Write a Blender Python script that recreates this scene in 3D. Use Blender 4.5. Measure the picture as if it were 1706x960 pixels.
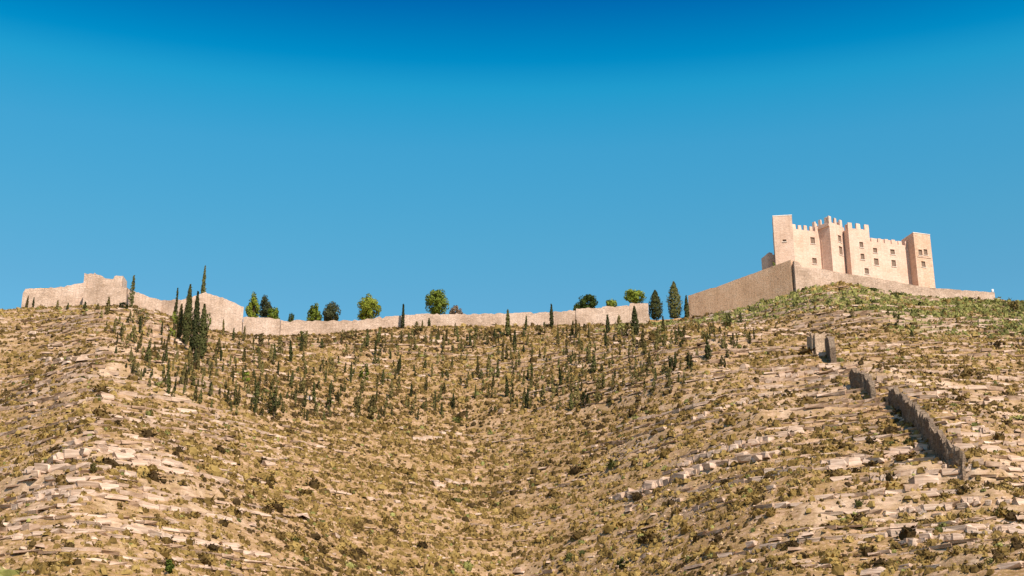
import bpy, bmesh, math, random
import numpy as np
from mathutils import Vector, Matrix

# ------------------------------------------------------------------ scene, camera, sky, sun, exposure
scene = bpy.context.scene
for o in list(bpy.data.objects):
    bpy.data.objects.remove(o)
col = scene.collection
R = math.radians

F_PX, PITCH, W_PX, H_PX = 2400.0, R(20.0), 1706.0, 960.0
cam_data = bpy.data.cameras.new('camera')
cam_data.sensor_width = 36.0
cam_data.lens = 36.0 * F_PX / W_PX
cam_data.clip_start = 0.5
cam_data.clip_end = 20000.0
cam = bpy.data.objects.new('camera', cam_data)
col.objects.link(cam)
cam.location = (0, 0, 0)
cam.rotation_euler = (R(90) + PITCH, 0, 0)
scene.camera = cam

SUN_EL, SUN_AZ = R(48.0), R(148.0)          # azimuth clockwise from +Y: behind the camera, to its right
world = bpy.data.worlds.new('World')
scene.world = world
world.use_nodes = True
wn, wl = world.node_tree.nodes, world.node_tree.links
wn.clear()
w_out = wn.new('ShaderNodeOutputWorld')
w_bg = wn.new('ShaderNodeBackground')
w_sky = wn.new('ShaderNodeTexSky')
w_sky.sky_type = 'NISHITA'
w_sky.sun_disc = False
w_sky.sun_elevation = SUN_EL
w_sky.sun_rotation = SUN_AZ
w_sky.altitude = 300
w_sky.air_density = 1.0
w_sky.dust_density = 0.3
w_sky.ozone_density = 2.5
# polarised look of the photograph: the whole sky deepens evenly from the horizon up to the zenith
w_co = wn.new('ShaderNodeTexCoord')
w_sep = wn.new('ShaderNodeSeparateXYZ')
w_ramp = wn.new('ShaderNodeValToRGB')
w_ramp.color_ramp.interpolation = 'LINEAR'
els = w_ramp.color_ramp.elements
els[0].position, els[0].color = 0.0, (0.92, 0.88, 0.74, 1)
els[1].position, els[1].color = 1.0, (0.0, 0.24, 0.58, 1)
for pos, c in ((0.334, (0.42, 0.866, 0.808)), (0.373, (0.353, 0.92, 0.856)), (0.43, (0.24, 0.972, 0.949)), (0.467, (0.075, 0.98, 0.995)),
               (0.485, (0.0, 0.80, 0.94)), (0.519, (0.0, 0.47, 0.78)), (0.60, (0.0, 0.36, 0.70))):
    e = els.new(pos)
    e.color = (*c, 1)
w_mul = wn.new('ShaderNodeMixRGB')
w_mul.blend_type = 'MULTIPLY'
w_mul.inputs[0].default_value = 1.0
wl.new(w_co.outputs['Generated'], w_sep.inputs[0])
wl.new(w_sep.outputs['Z'], w_ramp.inputs[0])
wl.new(w_sky.outputs[0], w_mul.inputs[1])
wl.new(w_ramp.outputs[0], w_mul.inputs[2])
wl.new(w_mul.outputs[0], w_bg.inputs[0])
w_bg.inputs[1].default_value = 0.119
wl.new(w_bg.outputs[0], w_out.inputs[0])

sun_data = bpy.data.lights.new('sun', 'SUN')
sun_data.energy = 4.8
sun_data.angle = R(0.5)
sun_data.color = (1.0, 0.885, 0.77)
sun = bpy.data.objects.new('sun', sun_data)
col.objects.link(sun)
sd = Vector((math.sin(SUN_AZ) * math.cos(SUN_EL), math.cos(SUN_AZ) * math.cos(SUN_EL), math.sin(SUN_EL)))
sun.rotation_euler = sd.to_track_quat('Z', 'Y').to_euler()
sun.location = (60, -60, 120)

scene.view_settings.view_transform = 'Standard'
scene.view_settings.look = 'None'
scene.view_settings.gamma = 1.0
scene.view_settings.exposure = 0.68
scene.view_settings.use_curve_mapping = False
scene.render.engine = 'CYCLES'

# ------------------------------------------------------------------ helpers
rng = np.random.default_rng(7)
random.seed(7)
CP, SP = math.cos(PITCH), math.sin(PITCH)


def ray(px, py):
    a, b = (px - W_PX / 2) / F_PX, (H_PX / 2 - py) / F_PX
    return np.array((a, CP - b * SP, SP + b * CP))


def at(px, py, Y):
    d = ray(px, py)
    return d * (Y / d[1])


def project(X, Y, Z):
    f = Y * CP + Z * SP
    u = -Y * SP + Z * CP
    return W_PX / 2 + F_PX * X / f, H_PX / 2 - F_PX * u / f, f


def smooth(t):
    t = np.clip(t, 0, 1)
    return t * t * (3 - 2 * t)


_tab = rng.random((512, 512))


def vnoise(x, y, seed=0):
    x = x + seed * 37.17
    y = y + seed * 91.73
    xi, yi = np.floor(x).astype(np.int64), np.floor(y).astype(np.int64)
    fx, fy = x - xi, y - yi
    fx = fx * fx * fx * (fx * (fx * 6 - 15) + 10)
    fy = fy * fy * fy * (fy * (fy * 6 - 15) + 10)
    x0, x1, y0, y1 = xi & 511, (xi + 1) & 511, yi & 511, (yi + 1) & 511
    a = _tab[y0, x0] * (1 - fx) + _tab[y0, x1] * fx
    b = _tab[y1, x0] * (1 - fx) + _tab[y1, x1] * fx
    return (a * (1 - fy) + b * fy) * 2 - 1


def fbm(x, y, octaves=4, seed=0, gain=0.5):
    v, amp, tot = 0.0, 1.0, 0.0
    for i in range(octaves):
        v = v + amp * vnoise(x * 2 ** i, y * 2 ** i, seed + i * 3)
        tot += amp
        amp *= gain
    return v / tot


def tag(o, label=None, cat=None, group=None, kind=None):
    if label:
        o['label'] = label
    if cat:
        o['category'] = cat
    if group:
        o['group'] = group
    if kind:
        o['kind'] = kind
    return o


def link(name, me, parent=None):
    o = bpy.data.objects.new(name, me)
    col.objects.link(o)
    if parent is not None:
        o.parent = parent
    return o


def empty(name, loc=(0, 0, 0), rz=0.0):
    o = bpy.data.objects.new(name, None)
    o.empty_display_size = 0.5
    col.objects.link(o)
    o.location = loc
    o.rotation_euler = (0, 0, rz)
    return o


def pydata(name, verts, faces, mats, midx=None, shade_smooth=False):
    me = bpy.data.meshes.new(name)
    me.from_pydata([tuple(v) for v in verts], [], [tuple(f) for f in faces])
    for m in (mats if isinstance(mats, (list, tuple)) else [mats]):
        me.materials.append(m)
    if midx is not None:
        me.polygons.foreach_set('material_index', np.asarray(midx, dtype=np.int32))
    if shade_smooth:
        me.polygons.foreach_set('use_smooth', np.ones(len(me.polygons), dtype=bool))
    me.update()
    return me


def np_mesh(name, V, Fc, mat, smooth_shade=False, attrs=None):
    """V (n,3), Fc (m,k) with k corners a face."""
    me = bpy.data.meshes.new(name)
    m, k = Fc.shape
    me.vertices.add(len(V))
    me.vertices.foreach_set('co', V.astype(np.float32).ravel())
    me.loops.add(m * k)
    me.loops.foreach_set('vertex_index', Fc.astype(np.int32).ravel())
    me.polygons.add(m)
    me.polygons.foreach_set('loop_start', np.arange(0, m * k, k, dtype=np.int32))
    me.polygons.foreach_set('loop_total', np.full(m, k, dtype=np.int32))
    me.polygons.foreach_set('use_smooth', np.full(m, smooth_shade, dtype=bool))
    for an, av in (attrs or {}).items():
        at_ = me.attributes.new(an, 'FLOAT', 'POINT')
        at_.data.foreach_set('value', av.astype(np.float32))
    me.materials.append(mat)
    me.update(calc_edges=True)
    me.validate()
    return me


# ------------------------------------------------------------------ materials
def new_mat(name, rough=0.95):
    m = bpy.data.materials.new(name)
    m.use_nodes = True
    nt = m.node_tree
    b = nt.nodes['Principled BSDF']
    b.inputs['Roughness'].default_value = rough
    b.inputs['Specular IOR Level'].default_value = 0.15
    return m, nt, b


def node(nt, kind, **inp):
    n = nt.nodes.new(kind)
    for k, v in inp.items():
        n.inputs[k.replace('_', ' ')].default_value = v
    return n


def ramp(nt, fac, stops):
    r = nt.nodes.new('ShaderNodeValToRGB')
    e = r.color_ramp.elements
    e[0].position, e[0].color = stops[0][0], (*stops[0][1], 1)
    e[1].position, e[1].color = stops[-1][0], (*stops[-1][1], 1)
    for p, c in stops[1:-1]:
        k = e.new(p)
        k.color = (*c, 1)
    nt.links.new(fac, r.inputs[0])
    return r.outputs[0]


def mix(nt, fac, a, b, mode='MIX'):
    m = nt.nodes.new('ShaderNodeMixRGB')
    m.blend_type = mode
    for i, v in enumerate((fac, a, b)):
        if isinstance(v, (int, float)):
            m.inputs[i].default_value = v
        elif isinstance(v, tuple):
            m.inputs[i].default_value = (*v, 1)
        else:
            nt.links.new(v, m.inputs[i])
    return m.outputs[0]


def coords(nt, scale=(1, 1, 1), which='Object'):
    tc = nt.nodes.new('ShaderNodeTexCoord')
    mp = nt.nodes.new('ShaderNodeMapping')
    mp.inputs['Scale'].default_value = scale
    nt.links.new(tc.outputs[which], mp.inputs[0])
    return mp.outputs[0]


def noise(nt, vec, scale, detail=4.0, rough=0.6):
    n = node(nt, 'ShaderNodeTexNoise', Scale=scale, Detail=detail, Roughness=rough)
    nt.links.new(vec, n.inputs['Vector'])
    return n.outputs['Fac']


def bump(nt, b, height, strength, dist):
    bp = node(nt, 'ShaderNodeBump', Strength=strength, Distance=dist)
    nt.links.new(height, bp.inputs['Height'])
    nt.links.new(bp.outputs[0], b.inputs['Normal'])


def stone_mat(name, dark, mid, light, course=0.45, block=0.9, patch=0.16, joint=0.35):
    """coursed rubble masonry: uneven stones with joints, broad weathered patches"""
    m, nt, b = new_mat(name)
    v = coords(nt)
    big = noise(nt, v, patch, 5)
    c = ramp(nt, big, ((0.30, dark), (0.5, mid), (0.70, light)))
    vs = coords(nt, (1 / block, 1 / block, 1 / course))
    vo = node(nt, 'ShaderNodeTexVoronoi', Scale=1.0, Randomness=0.75)
    nt.links.new(vs, vo.inputs['Vector'])
    sep = nt.nodes.new('ShaderNodeSeparateColor')
    nt.links.new(vo.outputs['Color'], sep.inputs[0])
    c = mix(nt, 0.34, c, ramp(nt, sep.outputs[0], ((0.0, tuple(x * 0.72 for x in mid)), (0.5, mid), (1.0, light))))
    ve = node(nt, 'ShaderNodeTexVoronoi', Scale=1.0, Randomness=0.75)
    ve.feature = 'DISTANCE_TO_EDGE'
    nt.links.new(vs, ve.inputs['Vector'])
    jm = ramp(nt, ve.outputs['Distance'], ((0.0, (joint,) * 3), (0.10, (1, 1, 1))))
    c = mix(nt, 1.0, c, jm, 'MULTIPLY')
    # rain streaks: narrow in x and y, long in z
    st = noise(nt, coords(nt, (1.0, 1.0, 0.10)), 0.7, 4)
    c = mix(nt, 1.0, c, ramp(nt, st, ((0.30, (0.90, 0.885, 0.87)), (0.5, (1, 1, 1)))), 'MULTIPLY')
    nt.links.new(c, b.inputs['Base Color'])
    fine = noise(nt, v, 2.2, 5)
    h = mix(nt, 0.5, jm, fine)
    bump(nt, b, h, 0.6, 0.25)
    return m


M = {}
M['castle'] = stone_mat('castle_ashlar', (0.56, 0.37, 0.262), (0.67, 0.46, 0.348), (0.71, 0.525, 0.415), 0.6, 1.2, 0.13, 0.82)
M['castle_peach'] = stone_mat('castle_peach_ashlar', (0.52, 0.34, 0.235), (0.63, 0.44, 0.325), (0.67, 0.50, 0.39), 0.6, 1.2, 0.15, 0.82)
M['castle_orange'] = stone_mat('castle_orange_ashlar', (0.54, 0.34, 0.22), (0.64, 0.43, 0.30), (0.68, 0.50, 0.38), 0.7, 1.3, 0.18, 0.76)
M['coping'] = stone_mat('pale_coping', (0.66, 0.57, 0.48), (0.72, 0.63, 0.54), (0.75, 0.68, 0.59), 0.8, 1.4, 0.2, 0.85)
M['rampart'] = stone_mat('rampart_rubble', (0.30, 0.20, 0.13), (0.52, 0.37, 0.27), (0.67, 0.505, 0.395), 0.45, 1.0, 0.13, 0.62)
M['bastion'] = stone_mat('bastion_rubble', (0.48, 0.285, 0.165), (0.62, 0.385, 0.235), (0.66, 0.46, 0.31), 0.40, 0.8, 0.14, 0.55)
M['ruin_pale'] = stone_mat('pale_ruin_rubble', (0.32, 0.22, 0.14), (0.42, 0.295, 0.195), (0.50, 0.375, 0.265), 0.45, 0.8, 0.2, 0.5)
M['ruin'] = stone_mat('shade_darkened_rubble', (0.12, 0.082, 0.055), (0.19, 0.135, 0.092), (0.29, 0.215, 0.15), 0.45, 0.8, 0.2, 0.40)  # shade of the walls' flanks put into the colour, darker than the stone itself


def plain(name, c, rough=0.9):
    m, nt, b = new_mat(name, rough)
    n = noise(nt, coords(nt), 1.5, 4)
    nt.links.new(ramp(nt, n, ((0.3, tuple(x * 0.75 for x in c)), (0.7, tuple(min(1, x * 1.2) for x in c)))), b.inputs['Base Color'])
    return m


M['window'] = plain('window_wood', (0.20, 0.14, 0.10))
M['bark'] = plain('bark', (0.13, 0.085, 0.055))
M['sign_white'] = plain('sign_white_paint', (0.75, 0.75, 0.74), 0.5)
M['sign_post'] = plain('sign_grey_metal', (0.22, 0.24, 0.27), 0.5)


def leaf_mat(name, dark, mid, light, per_object=True):
    """foliage: tint varies from plant to plant and from clump to clump"""
    m, nt, b = new_mat(name, 0.8)
    if per_object:
        oi = nt.nodes.new('ShaderNodeObjectInfo')
        t = oi.outputs['Random']
    else:
        a = nt.nodes.new('ShaderNodeAttribute')
        a.attribute_name = 'tint'
        t = a.outputs['Fac']
    n = noise(nt, coords(nt, which='Object'), 1.3, 3)
    mx = nt.nodes.new('ShaderNodeMath')
    mx.operation = 'MULTIPLY_ADD'
    nt.links.new(n, mx.inputs[0])
    mx.inputs[1].default_value = 0.9
    ad = nt.nodes.new('ShaderNodeMath')
    ad.operation = 'MULTIPLY_ADD'
    nt.links.new(t, ad.inputs[0])
    ad.inputs[1].default_value = 1.0
    ad.inputs[2].default_value = -0.54
    nt.links.new(ad.outputs[0], mx.inputs[2])
    nt.links.new(ramp(nt, mx.outputs[0], ((0.05, dark), (0.5, mid), (0.95, light))), b.inputs['Base Color'])
    return m


M['cypress'] = leaf_mat('cypress_needles', (0.030, 0.034, 0.009), (0.064, 0.066, 0.018), (0.115, 0.11, 0.032))
M['cypress_dry'] = leaf_mat('olive_brown_needles', (0.060, 0.046, 0.013), (0.125, 0.098, 0.030), (0.19, 0.15, 0.05))
M['pine'] = leaf_mat('pine_needles', (0.045, 0.064, 0.010), (0.135, 0.17, 0.020), (0.25, 0.265, 0.030))
M['pine_grey'] = leaf_mat('grey_green_needles', (0.055, 0.060, 0.025), (0.12, 0.12, 0.05), (0.20, 0.19, 0.08))
M['bright'] = leaf_mat('bright_green_leaves', (0.07, 0.095, 0.010), (0.15, 0.19, 0.022), (0.23, 0.265, 0.034))
M['dead'] = leaf_mat('dry_brown_leaves', (0.12, 0.085, 0.055), (0.22, 0.155, 0.10), (0.30, 0.22, 0.14))
SCRUB = ((0.042, 0.024, 0.006), (0.165, 0.103, 0.026), (0.33, 0.222, 0.070))
M['scrub'] = leaf_mat('dry_scrub', *SCRUB)
M['scrub_mass'] = leaf_mat('dry_scrub_mass', *SCRUB, per_object=False)
GREEN = ((0.060, 0.060, 0.014), (0.165, 0.16, 0.042), (0.29, 0.265, 0.082))
M['green'] = leaf_mat('green_scrub', *GREEN)
M['green_mass'] = leaf_mat('green_scrub_mass', *GREEN, per_object=False)


def rock_mat():
    m, nt, b = new_mat('limestone')
    v = coords(nt)
    oi = nt.nodes.new('ShaderNodeObjectInfo')
    n = noise(nt, v, 0.8, 5)
    c = ramp(nt, n, ((0.28, (0.36, 0.245, 0.17)), (0.5, (0.55, 0.40, 0.295)), (0.72, (0.66, 0.51, 0.40))))
    ta = nt.nodes.new('ShaderNodeAttribute')
    ta.attribute_name = 'tint'
    c = mix(nt, oi.outputs['Random'], c, mix(nt, 1.0, c, (0.90, 0.86, 0.82), 'MULTIPLY'))
    c = mix(nt, ta.outputs['Fac'], c, mix(nt, 1.0, c, (0.62, 0.55, 0.47), 'MULTIPLY'))
    ly = noise(nt, coords(nt, (0.3, 0.3, 3.5)), 1.0, 3)
    c = mix(nt, 1.0, c, ramp(nt, ly, ((0.34, (0.62, 0.58, 0.54)), (0.5, (1, 1, 1)))), 'MULTIPLY')
    nt.links.new(c, b.inputs['Base Color'])
    bump(nt, b, mix(nt, 0.5, n, ly), 0.7, 0.2)
    return m


M['rock'] = rock_mat()


def terrain_mat():
    m, nt, b = new_mat('dry_hillside')
    v = coords(nt)
    a = nt.nodes.new('ShaderNodeAttribute')
    a.attribute_name = 'rock'
    g = nt.nodes.new('ShaderNodeAttribute')
    g.attribute_name = 'green'
    n_big = noise(nt, v, 0.045, 5)
    n_mid = noise(nt, v, 0.28, 6, 0.65)
    n_fine = noise(nt, v, 1.1, 6, 0.75)
    soil = ramp(nt, n_mid, ((0.30, (0.28, 0.165, 0.085)), (0.48, (0.425, 0.262, 0.158)), (0.68, (0.58, 0.395, 0.28))))
    soil = mix(nt, 0.35, soil, ramp(nt, n_big, ((0.35, (0.31, 0.185, 0.095)), (0.5, (0.43, 0.27, 0.155)), (0.66, (0.52, 0.35, 0.235)))))
    # thin dry grass between the bushes
    gm = ramp(nt, n_fine, ((0.38, (0, 0, 0)), (0.50, (1, 1, 1))))
    gm2 = ramp(nt, n_mid, ((0.48, (1, 1, 1)), (0.74, (0.15, 0.15, 0.15))))
    grass = ramp(nt, n_fine, ((0.42, (0.15, 0.095, 0.028)), (0.56, (0.28, 0.172, 0.067)), (0.70, (0.47, 0.315, 0.185))))
    soil = mix(nt, mix(nt, 1.0, gm, gm2, 'MULTIPLY'), soil, grass)
    soil = mix(nt, g.outputs['Fac'], soil, ramp(nt, n_fine, ((0.35, (0.15, 0.125, 0.04)), (0.65, (0.27, 0.215, 0.085)))))
    lay = noise(nt, coords(nt, (0.30, 0.30, 2.2)), 1.0, 5, 0.7)
    soil = mix(nt, 1.0, soil, ramp(nt, lay, ((0.38, (0.74, 0.70, 0.66)), (0.52, (1, 1, 1)), (0.66, (1.14, 1.14, 1.14)))), 'MULTIPLY')
    rock = ramp(nt, n_fine, ((0.28, (0.33, 0.225, 0.15)), (0.5, (0.50, 0.36, 0.25)), (0.72, (0.63, 0.48, 0.36))))
    rock = mix(nt, 1.0, rock, ramp(nt, lay, ((0.36, (0.60, 0.55, 0.50)), (0.50, (1, 1, 1)))), 'MULTIPLY')
    nt.links.new(mix(nt, a.outputs['Fac'], soil, rock), b.inputs['Base Color'])
    bump(nt, b, mix(nt, 0.5, n_fine, lay), 0.8, 0.35)
    return m


M['terrain'] = terrain_mat()

# ------------------------------------------------------------------ terrain
# rampart line on the ridge: px, base row, top row (of the fill behind it), distance
CREST = [(-220, 540, 538, 462), (0, 518, 517, 463), (38, 514, 512, 465), (142, 511, 509, 468), (210, 512, 508, 470),
         (270, 522, 512, 475), (340, 548, 532, 478), (405, 558, 533, 482), (470, 560, 538, 485), (560, 555, 537, 490),
         (640, 546, 532, 494), (700, 543, 527, 496), (800, 543, 526, 497), (900, 542, 524, 498), (1000, 541, 518, 499),
         (1080, 540, 511, 500), (1083, 539, 530, 500.4), (1115, 536, 530, 503), (1147, 531, 525, 505.6), (1150, 530, 500, 506), (1240, 512, 470, 492), (1326, 487, 440, 478), (1345, 478, 452, 478.5),
         (1400, 468, 457, 480), (1480, 488, 469, 482), (1560, 497, 484, 484), (1655, 502, 491, 487), (1706, 504, 502, 488),
         (1900, 512, 511, 490)]
_c = np.array([[*at(px, b, Y), at(px, t, Y)[2]] for px, b, t, Y in CREST])
CX, CY, CZ, CT = _c[:, 0], _c[:, 1], _c[:, 2], _c[:, 3]
ax_y = np.arange(0, 700, 2.0)


def prof(knots, blur=9):
    y, z = zip(*knots)
    p = np.interp(ax_y, y, z)
    k = np.ones(blur) / blur
    return np.convolve(np.pad(p, blur // 2, mode='edge'), k, 'valid')


P_OUT = prof([(0, -1.7), (110, -1), (215, 18), (300, 46), (370, 80), (430, 122), (468, 142), (520, 165), (700, 180)])
P_EDGE = prof([(0, -1.7), (100, -1), (160, 13), (215, 34), (300, 68), (370, 104), (430, 142), (468, 160), (520, 178), (700, 180)])
P_LEFT = prof([(0, -1.7), (95, -1), (160, 16), (215, 39), (300, 78), (370, 117), (430, 149), (468, 163), (520, 180), (700, 180)])
P_GUL = prof([(0, -1.7), (150, -1), (220, 11), (285, 36), (350, 69), (400, 98), (450, 133), (495, 164), (530, 184), (700, 190)])
P_FLANK = prof([(0, -1.7), (110, -1), (150, 7), (205, 29), (275, 62), (350, 99), (420, 138), (478, 172), (520, 192), (700, 196)])
P_RIGHT = prof([(0, -1.7), (95, -1), (150, 14), (205, 36), (275, 68), (350, 103.5), (420, 140), (478, 173), (520, 195), (700, 200)])
P_SHO = prof([(0, -1.7), (95, -1), (150, 14), (205, 35), (285, 70), (375, 113), (440, 149), (488, 171), (520, 185), (700, 190)])
P_FAR = prof([(0, -1.7), (110, -1), (150, 5), (205, 20), (285, 52), (375, 95), (440, 132), (488, 155), (520, 170), (700, 190)])
PROF = [(-0.75, P_OUT), (-0.15, P_EDGE), (0.0, P_LEFT), (0.50, P_GUL), (0.82, P_FLANK), (1.0, P_RIGHT), (1.45, P_SHO), (2.6, P_FAR)]


def spur_l(Y):
    return np.interp(Y, (0, 200, 470, 700), (-35, -60, -138, -160))


def spur_r(Y):
    return np.interp(Y, (0, 205, 275, 350, 420, 478, 700), (52, 70, 86, 96, 94, 101, 110))


def base_height(X, Y):
    u = (X - spur_l(Y)) / (spur_r(Y) - spur_l(Y))
    yq = np.clip(Y, 0, 698)
    z = np.interp(yq, ax_y, PROF[0][1])
    for (u0, p0), (u1, p1) in zip(PROF[:-1], PROF[1:]):
        t = (u - u0) / (u1 - u0)
        tt = np.clip(t, 0, 1)
        tt = 0.45 * tt + 0.55 * smooth(tt)
        a, b = np.interp(yq, ax_y, p0), np.interp(yq, ax_y, p1)
        z = np.where(t > 0, a + (b - a) * tt, z)
    return z


def terrain(X, Y):
    """height, rock share, green share"""
    yc = np.interp(X, CX, CY)
    zc = np.interp(X, CX, CZ)
    zt = np.interp(X, CX, CT)
    d = yc - Y                                      # + in front of the rampart line
    corr = zc - base_height(X, yc)
    z = base_height(X, Y) + corr * smooth(1 - np.clip(d, 0, None) / 110.0)
    front = smooth((d - 2.0) / 14.0)
    z = z + fbm(X / 55, Y / 55, 3, 1) * 5.0 * smooth((d - 8) / 60.0) * smooth((Y - 110) / 60.0)
    z = z + fbm(X / 14, Y / 14, 3, 5) * 1.1 * front * smooth((Y - 110) / 60.0)
    # bedded limestone: benches and risers that fade in and out along the slope
    hill = smooth((Y - 130) / 60.0) * front
    u = (X - spur_l(Y)) / (spur_r(Y) - spur_l(Y))
    ledge = np.clip(1.25 - np.abs(u - 1.12) * 1.9, 0, 1) + np.clip(1.1 - np.abs(u + 0.02) * 3.2, 0, 1) * 0.95 + 0.24
    m1 = smooth((fbm(X / 38, Y / 38, 4, 11) + 0.30) / 0.5) * np.clip(ledge, 0, 1) * hill
    rock = np.zeros_like(z)
    for per, amt, wob, seed in ((7.3, 0.75, 0.35, 21), (3.1, 0.70, 0.45, 33)):
        q = z / per + fbm(X / (per * 5), Y / (per * 5), 3, seed) * wob
        fl = np.floor(q)
        fr = q - fl
        brk = smooth((fbm(X / (per * 1.8), Y / (per * 1.8), 3, seed + 5) + 0.22) / 0.4)
        lay = _tab[(fl.astype(np.int64) * 7 + seed) & 511, 3]
        mm = m1 * brk * np.clip(lay * 1.6 - 0.1, 0.0, 1.0)
        st = smooth((fr - 0.30) / 0.42)
        dz = (st - fr) * per * amt * mm
        z = z + dz
        rock = np.maximum(rock, mm * smooth(1 - np.abs(fr - 0.52) / 0.34))
    z = z + (fbm(X / 3.5, Y / 3.5, 3, 61) * 0.42) * front
    # ground banked up behind the long ruined wall on the castle spur
    xw = np.interp(Y, (240, 250, 280, 312, 320), (77.5, 78.2, 81.8, 85.6, 86.2)) + 0.7
    z = z + 2.6 * smooth((X - xw) / 1.2) * np.exp(-np.clip(X - xw, 0, None) / 16.0) * smooth((Y - 240) / 8) * smooth((322 - Y) / 8)
    patch = smooth((fbm(X / 24, Y / 24, 4, 77) - 0.08) / 0.25) * smooth((fbm(X / 4, Y / 2.2, 3, 81) - 0.0) / 0.3)
    crumb = 0.35 + 0.65 * smooth((fbm(X / 2.4, Y / 1.6, 3, 83) + 0.15) / 0.4)
    rock = np.clip((rock * 0.75 + patch * 0.45 * np.clip(ledge + 0.25, 0, 1)) * crumb, 0, 1)
    # fill behind the rampart, level with its walk; the ridge is flat on top and drops beyond
    fill = smooth((-d - 0.6) / 0.8)
    zf = zt - 0.5 + fbm(X / 20, Y / 20, 2, 90) * 0.3
    back = -np.clip(-d - 75, 0, None) * 0.33
    z = np.where(d < -0.6, z * (1 - fill) + (zf + back) * fill, z)
    z = np.maximum(z, -1.7 - 0.002 * np.abs(Y))
    # grassy greener ground round the castle mound and along the foot of the rampart
    gx = smooth((X - 25) / 30) * smooth(1 - (d - 14) / 34) + smooth((X - 98 - (d - 40) * 0.25) / 22) * smooth(1 - np.abs(d - 55) / 62)
    green = np.clip(gx * smooth((fbm(X / 17, Y / 17, 3, 95) + 0.48) / 0.35), 0, 1) * (d > 0)
    return z, rock * (1 - 0.6 * green), green


gx = np.concatenate((np.array([-9000, -5000, -2500, -1200, -700, -450, -330, -270]), np.arange(-232, 236, 0.70),
                     np.array([250, 280, 330, 450, 700, 1200, 2500, 5000, 9000])))
gy = np.concatenate((np.array([-6000, -3000, -1500, -700, -300, -120, -60, -20, 10, 40, 70, 95, 115, 132, 145, 156, 165, 172]),
                     np.arange(178, 535, 0.50), np.array([538, 545, 555, 570, 590, 620, 660, 720, 800, 900, 1100, 1500, 2500, 5000, 12000])))
GX, GY = np.meshgrid(gx, gy)
GZ, GR, GG = terrain(GX, GY)
nx, ny = len(gx), len(gy)
idx = np.arange(nx * ny).reshape(ny, nx)
quads = np.stack((idx[:-1, :-1], idx[:-1, 1:], idx[1:, 1:], idx[1:, :-1]), -1).reshape(-1, 4)
ground = link('hillside_terrain', np_mesh('hillside_terrain', np.stack((GX, GY, GZ), -1).reshape(-1, 3), quads, M['terrain'], True,
                                        {'rock': GR.ravel(), 'green': GG.ravel()}))
tag(ground, 'dry stony hillside of bedded limestone with two spurs and a gully', kind='structure')

X0, DX, Y0, DY = -232.0, 0.70, 178.0, 0.50
ix0, iy0 = int(np.searchsorted(gx, X0)), int(np.searchsorted(gy, Y0))
DZ = GZ[iy0:iy0 + len(np.arange(178, 535, 0.50)), ix0:ix0 + len(np.arange(-232, 236, 0.70))]
DR = GR[iy0:iy0 + DZ.shape[0], ix0:ix0 + DZ.shape[1]]
DG = GG[iy0:iy0 + DZ.shape[0], ix0:ix0 + DZ.shape[1]]


def sample(A, X, Y):
    fx = np.clip((np.asarray(X, float) - X0) / DX, 0, A.shape[1] - 1.001)
    fy = np.clip((np.asarray(Y, float) - Y0) / DY, 0, A.shape[0] - 1.001)
    i, j = fx.astype(int), fy.astype(int)
    a, b = fx - i, fy - j
    return (A[j, i] * (1 - a) + A[j, i + 1] * a) * (1 - b) + (A[j + 1, i] * (1 - a) + A[j + 1, i + 1] * a) * b


def ground_z(X, Y):
    return sample(DZ, X, Y)


def hits(pts):
    """where sight lines through photo positions meet the hillside"""
    D = np.array([ray(px, py) for px, py in pts])
    Ys = np.arange(182, 520, 0.4)
    T = Ys[None, :] / D[:, 1:2]
    X, Z = D[:, 0:1] * T, D[:, 2:3] * T
    below = ground_z(X, np.broadcast_to(Ys, X.shape)) >= Z
    k = np.where(below.any(1), below.argmax(1), len(Ys) - 40)
    r = np.arange(len(D))
    out = np.stack((X[r, k], Ys[k], np.zeros(len(D))), -1)
    out[:, 2] = ground_z(out[:, 0], out[:, 1])
    return out


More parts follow.
